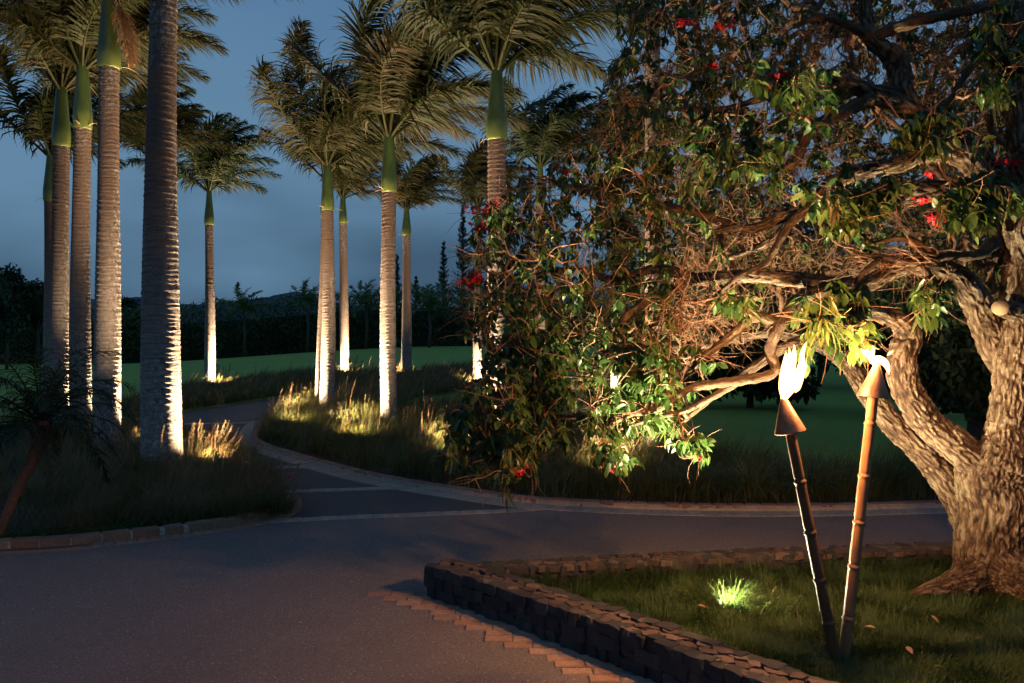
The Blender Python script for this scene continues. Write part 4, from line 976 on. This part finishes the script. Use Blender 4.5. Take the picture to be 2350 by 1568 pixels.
# bright strappy tuft round the glaring uplight
n = 700; a0 = rng.uniform(0, 6.283, n); rr_ = .03 + .34 * rng.random(n) ** 1.3
tuft = empty('grass_tuft', (ug[0] + .07, ug[1] + .03, GZ - .03), 'glaring strappy grass tuft around the uplight beside the torches', 'grass tuft')
me = blade_mesh('blades', np.stack([np.cos(a0) * rr_ * 1.3, np.sin(a0) * rr_, np.zeros(n)], -1), a0 + rng.normal(0, .7, n), rng.uniform(.13, .30, n), rng.uniform(.006, .013, n), np.clip(rng.normal(.4, .15, n), 0, .8), rng.uniform(.4, 1.0, n), 4); obj('blades', me, M['grass'], tuft)

def fount(name, poly, n, Lr, Wr, dens=None, z=.05, tshift=0.0, clump=1.6, lab='', wind=.18):
    q = rand_in(poly, n, dens); q = q[np.sqrt(((q[:, None, :] - np.array(LAMPS)[None]) ** 2).sum(2)).min(1) > .24]; n = len(q); cl = n2(q[:, 0], q[:, 1], clump, 5)
    hd = n2(q[:, 0], q[:, 1], clump * .8, 1) * 8 + rng.normal(0, 1.0, n); L = np.clip(rng.uniform(*Lr, n) * (1 + .75 * cl), .08, 2)
    zz = terrain(q[:, 0], q[:, 1]) + z
    tall = rng.random(n) < .07; L = np.where(tall, L * rng.uniform(1.15, 1.5, n), L)
    me = blade_mesh(name, np.c_[q, zz], hd, L, rng.uniform(*Wr, n) * (q[:, 1] / 14 * .6 + .4), np.clip(rng.normal(.30, .2, n), 0, .8), np.clip(rng.normal(.55, .25, n), 0, 1.1), 3, wind=wind, tint=np.where(tall, .97, np.clip(.45 + tshift + .35 * cl + rng.normal(0, .22, n), 0, 1)))
    return obj(name, me, M['ogr'], kind='stuff', label=lab, category='grass')
front = np.asarray([p[:2] for p in kerb_isl])
def isl_dens(q):
    d = np.sqrt(((q[:, None, :] - front[None]) ** 2).sum(2)).min(1)
    return np.clip((d - .22) / .5, 0.0, 1) * np.clip(11 / q[:, 1], .3, 1) * np.where((q[:, 0] < -5.2) & (q[:, 1] < 10.5), .15, 1)
fount('fountain_grass_bed', isl_poly, 52000, (.36, .66), (.005, .009), isl_dens, tshift=.2, lab='dark fountain grass filling the left island bed')
fount('fountain_grass_bed', mid_poly, 60000, (.40, .80), (.006, .010), lambda q: np.clip(13 / q[:, 1], .25, 1) * np.clip((np.sqrt(((q[:, None, :] - kerb_mid[None, :, :2]) ** 2).sum(2)).min(1) - .15) / .4, 0, 1), tshift=-.2, lab='dark fountain grass filling the central bed behind the curved kerb')
fount('fountain_grass_bed', far_bed, 16000, (.45, .8), (.014, .024), lab='fountain grass strip along the far road edge')
rear = [G(u, v) for u, v in [(760, 915), (800, 945), (900, 945), (960, 915), (1080, 893), (1200, 875), (1200, 850), (1060, 850), (900, 868), (800, 872), (740, 885)]]
fount('fountain_grass_bed', rear, 22000, (.5, .95), (.014, .024), tshift=.15, lab='reddish fountain grass mound below the thin central palms')
# low ground cover along the front of the island
q = rand_in(isl_poly, 16000, lambda q: np.clip(1 - (np.sqrt(((q[:, None, :] - front[None]) ** 2).sum(2)).min(1) - .16) / .45, 0, 1) * (np.sqrt(((q[:, None, :] - front[None]) ** 2).sum(2)).min(1) > .17)); n = len(q)
V, F = leaves(np.c_[q, np.full(n, .06) + rng.uniform(0, .05, n)], rng.normal(0, 1, (n, 3)) + [0, 0, .6], np.array([0, 0, 1.0]) + rng.normal(0, .4, (n, 3)), rng.uniform(.02, .04, n), rng.uniform(.012, .02, n), np.full(n, .2))
me = mesh_from('ground_cover', V, F); fattr(me, 'tint', np.repeat(rng.random(n) * .4, 11)); obj('ground_cover', me, M['leaf'], kind='stuff', label='low leafy ground cover along the left brick kerb', category='ground cover')

# individual flowering clumps: plumes that catch the lamps
def clump(pos, n, L, label, plumes=8, lean_x=.2, pink=0, spread=.16, wind=.15, group='flowering grass clumps by the lamps'):
    pos = np.asarray(pos, float); root = empty('grass_clump', pos, label, 'grass clump', group)
    a0 = rng.uniform(0, 6.283, n); r0 = rng.random(n) ** .7 * spread
    b = np.stack([np.cos(a0) * r0, np.sin(a0) * r0, np.zeros(n)], -1)
    s_ = pos[1] / 14 * .5 + .5
    obj('blades', blade_mesh('blades', b, a0 + rng.normal(0, .5, n), L * rng.uniform(.55, 1.05, n), rng.uniform(.005, .009, n) * s_, np.clip(rng.normal(.38, .15, n), 0, .8), np.clip(rng.normal(.5, .2, n), 0, 1), 4, wind=wind), M['ogr'], root)
    for k in range(plumes):
        a1 = rng.uniform(0, 6.283); st = np.array([math.cos(a1), math.sin(a1), 0]) * spread * .6; tl_ = st * rng.uniform(1.5, 2.6) + np.array([lean_x * L * rng.uniform(.2, 1), 0, L * rng.uniform(.8, 1.25)])
        Pp = catmull(np.array([st, st * 1.2 + (tl_ - st) * .5 + [0, 0, .06], tl_]), 6); V, F, T = tube(Pp, np.linspace(.004, .002, len(Pp)) * s_, 4, False)
        m = 46; ti = rng.uniform(.62, 1, m) * (len(Pp) - 1); i0 = np.minimum(ti.astype(int), len(Pp) - 2); c = Pp[i0] + (Pp[i0 + 1] - Pp[i0]) * (ti - i0)[:, None]
        ax = nrm(Pp[-1] - Pp[-3]); V2, F2 = leaves(c, ax + rng.normal(0, .35, (m, 3)), rng.normal(0, 1, (m, 3)), rng.uniform(.03, .06, m) * s_, rng.uniform(.008, .014, m) * s_, np.full(m, .1))
        Va, Fa = joinm([(V, F), (V2, F2[0], F2[1])]); mm = mesh_from('seed_plume', Va, Fa); fattr(mm, 'tint', np.concatenate([np.full(len(V), .3), np.repeat(rng.random(m), 11)])); obj('seed_plume', mm, M['plume'], root)
    for k in range(pink):
        a1 = rng.uniform(-1.2, .6); ln = L * rng.uniform(.6, 1.15); st = rng.normal(0, .12, 3) * [1, 1, 0]
        Pp = catmull(np.array([st, st + [math.cos(a1) * ln * .25, math.sin(a1) * ln * .3, ln * .7], st + [math.cos(a1) * ln * .7 + .08, math.sin(a1) * ln * .5, ln * rng.uniform(.6, .95)]]), 6); V, F, T = tube(Pp, np.linspace(.003, .0012, len(Pp)), 4, False)
        m = 12; i0 = rng.integers(len(Pp) // 2, len(Pp), m); i0[0] = len(Pp) - 1; V2, F2 = leaves(Pp[i0], rng.normal(0, 1, (m, 3)) + [.2, 0, .3], rng.normal(0, 1, (m, 3)), rng.uniform(.018, .032, m), rng.uniform(.008, .012, m), np.full(m, .1))
        me1 = mesh_from('flower_stem', V, F); fattr(me1, 'tint', np.full(len(V), .8)); s1 = obj('flower_stem', me1, M['ogr'], root)
        mm = mesh_from('red_flowers', V2, F2); fattr(mm, 'tint', np.repeat(rng.random(m), 11)); obj('red_flowers', mm, M['petal'], s1, kind='stuff')
    return root
def GP(u, v): p = G(u, v); p[2] = float(terrain(p[0], p[1])) + .05; return p
clump(GP(455, 1105), 600, .72, 'tall flowering clump glaring beside the thickest palm trunk', 12, .35, 0, .2)
clump(GP(500, 1118), 420, .5, 'bright pink tipped clump right of the thickest palm, middle of three', 8, .4, 3)
clump(GP(525, 1150), 420, .5, 'small glowing clump at the right end of the left island lights', 5, .3, 2)
clump(GP(600, 1170), 700, .66, 'loose clump with red flower sprays at the right tip of the left island', 3, .3, 16, .28)
clump(GP(545, 1195), 700, .6, 'low dark clump with red flowers by the left brick kerb bend', 0, .3, 9, .28)
clump(GP(330, 1110), 700, .75, 'brownish clump between the two thickest left palms', 6, .3, 4, .25)
clump(GP(640, 1185), 420, .5, 'red flowering clump hanging over the driveway corner', 0, .3, 14, .2)
clump(GP(650, 1000), 500, .7, 'glowing plume clump nearest the left tip of the central bed', 10, -.1, 0, .22)
clump(GP(695, 965), 500, .85, 'glowing plume clump in front of the twin palm trunks', 10, -.05, 0, .25)
clump(GP(625, 1015), 500, .5, 'yellow green grass clump at the kerb on the central bed tip', 0, 0, 0, .3)
clump(GP(805, 1035), 600, .75, 'glowing clump with tall white spikes left of the tall central palm', 9, -.05, 0, .22)
clump(GP(770, 1045), 600, .5, 'yellow green grass clump left of the white spiked clump', 0, -.2, 0, .3)
clump(GP(1010, 1085), 600, .6, 'yellow green clump lit at the left edge of the tree foliage', 3, -.1, 0, .3)
clump(GP(1380, 1120), 700, .8, 'bright green clump glowing under the big tree boughs', 8, -.1, 0, .28)
clump(GP(1320, 1125), 600, .6, 'green grass clump left of the glowing one under the big tree', 0, -.1, 0, .3)
clump(GP(800, 878), 420, 1.1, 'glowing clump at the foot of the distant thin central palm', 8, .1, 0, .5)
clump(GP(515, 905), 420, 1.0, 'glowing clump at the foot of the lone palm across the road', 8, .15, 0, .4)
# dark strappy clumps on the right beyond the road
for (u, v, lab) in [(1720, 1150, 'dark strappy clump left of the torches beyond the road'), (1850, 1140, 'dark strappy clump seen between the torch poles and beyond'), (2050, 1130, 'dark strappy clump right of the torches near the tree trunk'), (2150, 1125, 'dark strappy clump just left of the tree trunk'), (1600, 1140, 'dark strappy clump right of the glowing grass under the tree')]:
    p = GP(u, v); root = empty('strappy_plant', p, lab, 'plant', 'strappy plants beyond the road'); n = 170; a0 = rng.uniform(0, 6.283, n); r0 = rng.random(n) * .25
    obj('blades', blade_mesh('blades', np.stack([np.cos(a0) * r0, np.sin(a0) * r0, np.zeros(n)], -1), a0, rng.uniform(.5, 1.0, n), rng.uniform(.018, .032, n), rng.uniform(.2, .6, n), rng.uniform(.4, 1, n), 4), M['hedge'], root)

# ------------------------------------------------------------------ pygmy date palm at the far left
pp = G(-10, 1250); root = empty('pygmy_palm', pp, 'small leaning pygmy palm with feathery dark crown at the left edge', 'palm tree')
Pp = catmull(np.array([D(-12, 1252, pp[1]), D(15, 1180, pp[1]), D(48, 1105, pp[1] + .05), D(75, 1060, pp[1] + .1), D(92, 1010, pp[1] + .1), D(96, 965, pp[1] + .1)]), 8)
rr_ = np.linspace(.052, .06, len(Pp)); rr_[-16:] = np.linspace(.065, .13, 16); rr_ = rr_ * (1 + .1 * np.sin(np.arange(len(Pp)) * 2.6))
V, F, T = tube(Pp, rr_, 14); me = mesh_from('trunk', V, [F, T]); under('trunk', me, M['pygmy'], root)
for k in range(34):
    fr = k / 33; me = frond_mesh(Pp[-1] + [0, 0, -.05], k * 2.4, R(82 - 85 * fr), random.uniform(.95, 1.35), .12, 9000 + k, pairs=46, lw=.026, ll=.62, g=.9, tint0=.35)
    under('frond', me, M['frond_far'], root)

# ------------------------------------------------------------------ hedge, far palms, pines, dark trees, hills
def hedge(label, x0, x1, ybase, htop, dep, n, fl=(1.2, 2.4)):
    xs_ = np.array([x0, x1]); root = empty('palm_hedge', ((x0 + x1) / 2, ybase(np.array([(x0 + x1) / 2]))[0], 0), label, 'hedge')
    x = rng.uniform(x0, x1, n); y = ybase(x) + rng.uniform(0, dep, n); g0 = terrain(x, y) - .1
    H = htop(x) * (1 + .16 * np.array([mnoise.noise(Vector((a * .35, 0, 7))) + .6 * mnoise.noise(Vector((a * 1.1, 0, 2))) for a in x]))
    zf = rng.random(n) ** .75; z = g0 + zf * H * .92
    hd = rng.uniform(0, 6.283, n)
    me = blade_mesh('foliage', np.stack([x, y, z], -1), hd, rng.uniform(*fl, n), rng.uniform(.09, .17, n), rng.uniform(.3, .85, n), rng.uniform(.7, 1.3, n), 4, face=rng.uniform(0, 6.28, n), wind=.15)
    under('foliage', me, M['hedge'], root, kind='stuff')
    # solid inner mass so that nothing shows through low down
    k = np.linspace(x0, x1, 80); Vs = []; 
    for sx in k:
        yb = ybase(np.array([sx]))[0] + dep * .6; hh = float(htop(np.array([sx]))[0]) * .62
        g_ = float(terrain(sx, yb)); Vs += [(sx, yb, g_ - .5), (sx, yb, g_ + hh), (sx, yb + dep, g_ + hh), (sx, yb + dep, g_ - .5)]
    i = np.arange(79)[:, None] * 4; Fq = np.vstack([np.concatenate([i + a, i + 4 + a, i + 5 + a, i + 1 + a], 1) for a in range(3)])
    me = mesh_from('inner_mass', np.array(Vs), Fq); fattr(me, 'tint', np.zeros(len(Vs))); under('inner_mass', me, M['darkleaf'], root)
    return root
yb = lambda x: np.full_like(x, 79.0) + np.clip(x, -60, 20) * .02
hedge('dense dark palm hedge across the far edge of the lawn', -62, 62, yb, lambda x: 6.1 + .012 * (x + 40), 7, 42000, (.6, 1.5))
def far_palm(u, vt, d, label, seed):
    x = (u - 1175) * d / FPX; z0 = float(terrain(x, d)); zt = EYE - (vt - 784) * d / FPX; root = empty('feather_palm', (x, d, z0), label, 'palm tree', 'feather palms in the far hedge')
    V, F, T = tube(np.array([[0, 0, 0], [.1, 0, (zt - z0) * .5], [0, 0, zt - z0]]), [.16, .14, .12], 8); obj('trunk', mesh_from('trunk', V, [F, T]), M['dbark'], root)
    for k in range(15): obj('frond', frond_mesh(np.array([0, 0, zt - z0]), k * 2.4 + seed, R(80 - 75 * k / 14), random.uniform(2.4, 3.3), .5, 700 + seed * 20 + k, pairs=26, lw=.09, ll=.6, segs=2), M['hedge'], root)
far_palm(705, 700, 74, 'arching feather palm above the hedge left of the twin trunks', 1)
far_palm(840, 704, 76, 'feather palm above the hedge between the central trunks', 2)
far_palm(560, 716, 76, 'low feather palm in the hedge right of the lone palm', 3)
far_palm(985, 712, 72, 'feather palm in the hedge below the pines', 4)
def pine(u, vt, d, wpx, label, seed):
    r = np.random.default_rng(seed); x = (u - 1175) * d / FPX; z0 = float(terrain(x, d)); H = EYE - (vt - 784) * d / FPX - z0; Rm = wpx * d / FPX / 2
    root = empty('column_pine', (x, d, z0), label, 'pine tree', 'column pines behind the hedge')
    V, F, T = tube(np.array([[0, 0, 0], [0, 0, H * .5], [0, 0, H]]), [.28, .18, .03], 8); obj('trunk', mesh_from('trunk', V, [F, T]), M['dbark'], root)
    n = int(H / .55) * 9; zf = np.repeat(np.arange(n // 9), 9) / (n // 9); n = len(zf); zf = np.clip(zf + r.normal(0, .012, n), 0, .99); a0 = r.uniform(0, 6.283, n)
    ln = Rm * np.clip((1 - zf) * 1.5, .08, 1) * r.uniform(.65, 1.15, n); st = np.stack([np.zeros(n), np.zeros(n), zf * H], -1); dr_ = np.stack([np.cos(a0), np.sin(a0), np.full(n, .18)], -1)
    b, hd, L_, = [], [], []
    for k in range(9):
        f = (k + 1) / 9; b.append(st + dr_ * (ln * f)[:, None] + np.array([0, 0, 1]) * (ln * .25 * f * f)[:, None]); hd.append(a0 + r.normal(0, .9, n)); L_.append(np.full(n, .42) * r.uniform(.7, 1.2, n))
    b = np.vstack(b); hd = np.concatenate(hd); L_ = np.concatenate(L_); m = len(b)
    obj('foliage', blade_mesh('foliage', b, hd, L_, r.uniform(.10, .17, m), r.uniform(.3, .75, m), r.uniform(-.2, .3, m), 2, face=r.uniform(0, 6.28, m)), M['needle'], root, kind='stuff')
pine(1018, 552, 105, 46, 'column pine standing clear left of the big tree', 1)
pine(1062, 470, 100, 60, 'tall column pine touching the left edge of the big tree', 2)
pine(912, 584, 120, 34, 'small column pine peeking between the tall and thin central palms', 3)
pine(955, 632, 115, 40, 'short column pine right of the thin shaded palm', 4)
pine(1166, 395, 95, 60, 'column pine top right of the palm behind the tree', 5)
pine(1216, 380, 90, 60, 'rightmost column pine above the big tree slope', 6)
def dark_tree(u, vt, d, wpx, label, seed, n=5000, leaf=(.22, .42), mat='darkleaf'):
    lo_ = .12 if seed in (5, 6, 7, 8, 9, 10) else .42
    r = np.random.default_rng(seed); x = (u - 1175) * d / FPX; z0 = float(terrain(x, d)); H = EYE - (vt - 784) * d / FPX - z0; Rm = wpx * d / FPX / 2
    root = empty('dark_tree', (x, d, z0), label, 'tree', 'dark trees in the background')
    tp = [tube(np.array([[0, 0, -.2], [.1, 0, H * .25], [0, .1, H * .55]]), [.13, .10, .07], 8)]
    cs = []
    for k in range(16):
        a = r.uniform(0, 6.283); q = r.random() ** .5; c = np.array([math.cos(a) * Rm * .75 * q, math.sin(a) * Rm * .6 * q, H * (lo_ + (.90 - lo_) * r.random() * (1.15 - .5 * q))]); cs.append(c)
        tp.append(tube(np.array([[0, 0, H * .3], c * .5 + [0, 0, H * .18], c]), [.12, .07, .02], 5, False))
    Va, Fa = joinm(tp); obj('trunk', mesh_from('trunk', Va, Fa), M['dbark'], root)
    cs = np.array(cs); ci = r.integers(0, len(cs), n); dv = nrm(r.normal(0, 1, (n, 3))) * (r.random(n) ** .45)[:, None] * Rm * .38 * np.array([1, 1, .8]); P_ = cs[ci] + dv
    P_[:, 2] = np.maximum(P_[:, 2], H * .08)
    V, F = leaves(P_, r.normal(0, 1, (n, 3)) + [0, 0, -.3], r.normal(0, .6, (n, 3)) + [0, 0, 1], r.uniform(*leaf, n), r.uniform(leaf[0] * .5, leaf[1] * .5, n), r.uniform(0, .4, n))
    me = mesh_from('crown', V, F); fattr(me, 'tint', np.repeat(r.random(n), 11)); obj('crown', me, M[mat], root, kind='stuff')
dark_tree(15, 592, 62, 150, 'dark tree at the far left edge behind the lawn', 1)
dark_tree(85, 606, 66, 120, 'dark tree behind the leftmost palm trunks', 2)
dark_tree(290, 655, 84, 90, 'small dark tree top between the two thickest left palms', 3, 2500)
dark_tree(-60, 640, 50, 240, 'dark bushy tree mostly cut off by the left frame edge', 4)
dark_tree(1620, 470, 40, 330, 'dark background tree behind the middle of the big tree', 5, 6000)
dark_tree(1880, 430, 38, 340, 'dark background tree behind the torches', 6, 6000)
dark_tree(2150, 420, 36, 360, 'dark background tree behind the gnarled trunk', 7, 6000)
dark_tree(2400, 380, 34, 380, 'dark background tree at the right edge behind the trunk', 8, 6000)
dark_tree(1720, 520, 27, 300, 'dark background tree left of the torches beyond the lawn', 9, 6000)
dark_tree(2080, 560, 24, 300, 'dark low tree seen under the arching bough', 10, 6000)
dark_tree(2240, 640, 12.5, 330, 'added dark leaf mass right behind the gnarled trunk, standing for its inner foliage', 11, 7000, (.10, .2))  # added shrub form filling in for the big tree's inner foliage
dark_tree(2420, 600, 11.5, 330, 'added dark leaf mass at the right edge, standing for inner foliage of the tree', 12, 7000, (.10, .2))  # likewise added in place of the big tree's own inner leaves
dark_tree(2230, 230, 17, 760, 'tall tree added behind the gnarled trunk to shade the lawn', 13, 5200, (.14, .28))  # added crown over the lawn, darkens the ground behind the torches
dark_tree(1560, 330, 19, 620, 'tall tree added behind the left half of the big tree to shade the lawn', 14, 4200, (.14, .28))  # second added crown, also keeps sky light off the lawn
# hills
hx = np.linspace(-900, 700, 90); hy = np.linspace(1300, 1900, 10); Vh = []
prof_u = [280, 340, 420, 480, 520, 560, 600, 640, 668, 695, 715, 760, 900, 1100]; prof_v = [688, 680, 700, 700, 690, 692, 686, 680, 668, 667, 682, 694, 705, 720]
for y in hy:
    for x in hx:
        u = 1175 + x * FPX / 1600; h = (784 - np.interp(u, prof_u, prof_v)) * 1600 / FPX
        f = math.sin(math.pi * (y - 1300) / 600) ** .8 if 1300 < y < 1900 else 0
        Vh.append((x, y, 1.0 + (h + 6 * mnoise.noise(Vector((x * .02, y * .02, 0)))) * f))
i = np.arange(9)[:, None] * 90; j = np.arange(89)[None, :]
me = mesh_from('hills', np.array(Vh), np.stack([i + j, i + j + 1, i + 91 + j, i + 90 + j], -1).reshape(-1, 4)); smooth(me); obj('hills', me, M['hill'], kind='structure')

# ------------------------------------------------------------------ small litter
def litter(name, u, v, z, label, cat, mat, s=.06):
    d = (EYE - z) * FPX / (v - 784); p = D(u, v, d); n = 3 if cat != 'leaf' else 1
    V, F = leaves(np.zeros((n, 3)), rng.normal(0, 1, (n, 3)) * [1, 1, .15], np.tile([0, 0, 1.0], (n, 1)) + rng.normal(0, .2, (n, 3)), np.full(n, s), np.full(n, s * .5), np.full(n, .3))
    me = mesh_from(name, V + [0, 0, s * .25], F); fattr(me, 'tint', np.repeat(rng.random(n), 11)); o = obj(name, me, mat, label=label, category=cat); o.location = p
litter('fallen_flower', 1028, 1400, .012, 'red flower fallen on the brick edging by the wall corner', 'flower', M['petal'], .035)
litter('fallen_flower', 1506, 1273, WH, 'red flower fallen on the far low stone wall', 'flower', M['petal'], .04)
for (u, v, lab) in [(2010, 1448, 'dry leaf in the grass right of the torch feet'), (2135, 1418, 'dry leaf in the grass halfway to the tree trunk'), (2170, 1540, 'dry leaf in the grass near the bottom right of the wall'), (2080, 1490, 'dry leaf in the grass below and right of the torches'), (1600, 1395, 'dry leaf in the grass left of the glaring uplight'), (2260, 1470, 'dry leaf in the grass in front of the trunk')]:
    litter('dry_leaf', u, v, GZ + .07, lab, 'leaf', M['deadfrond'], .07)
n = 900; q = rand_in([np.array([-7, 3.5]), np.array([2.0, 3.5]), np.array([-.4, 6.6]), np.array([2.5, 8.4]), np.array([-3, 9]), np.array([-6.5, 8])], n)
Vs, Fs = [], []
for i in range(n):
    s_ = rng.uniform(.002, .006) * (1.7 if rng.random() < .08 else 1); b = np.array([[-1, -1, 0], [1, -1, 0], [1, 1, 0], [-1, 1, 0], [0, 0, 1.0]]) * s_ + rng.normal(0, s_ * .3, (5, 3)); Vs.append(b + [q[i, 0], q[i, 1], .004]); Fs.append(np.array([[0, 1, 4], [1, 2, 4], [2, 3, 4], [3, 0, 4]]) + 5 * i)
obj('loose_grit', mesh_from('loose_grit', np.vstack(Vs), np.vstack(Fs)), M['pebble'], kind='stuff', label='pale grit scattered over the forecourt', category='grit')
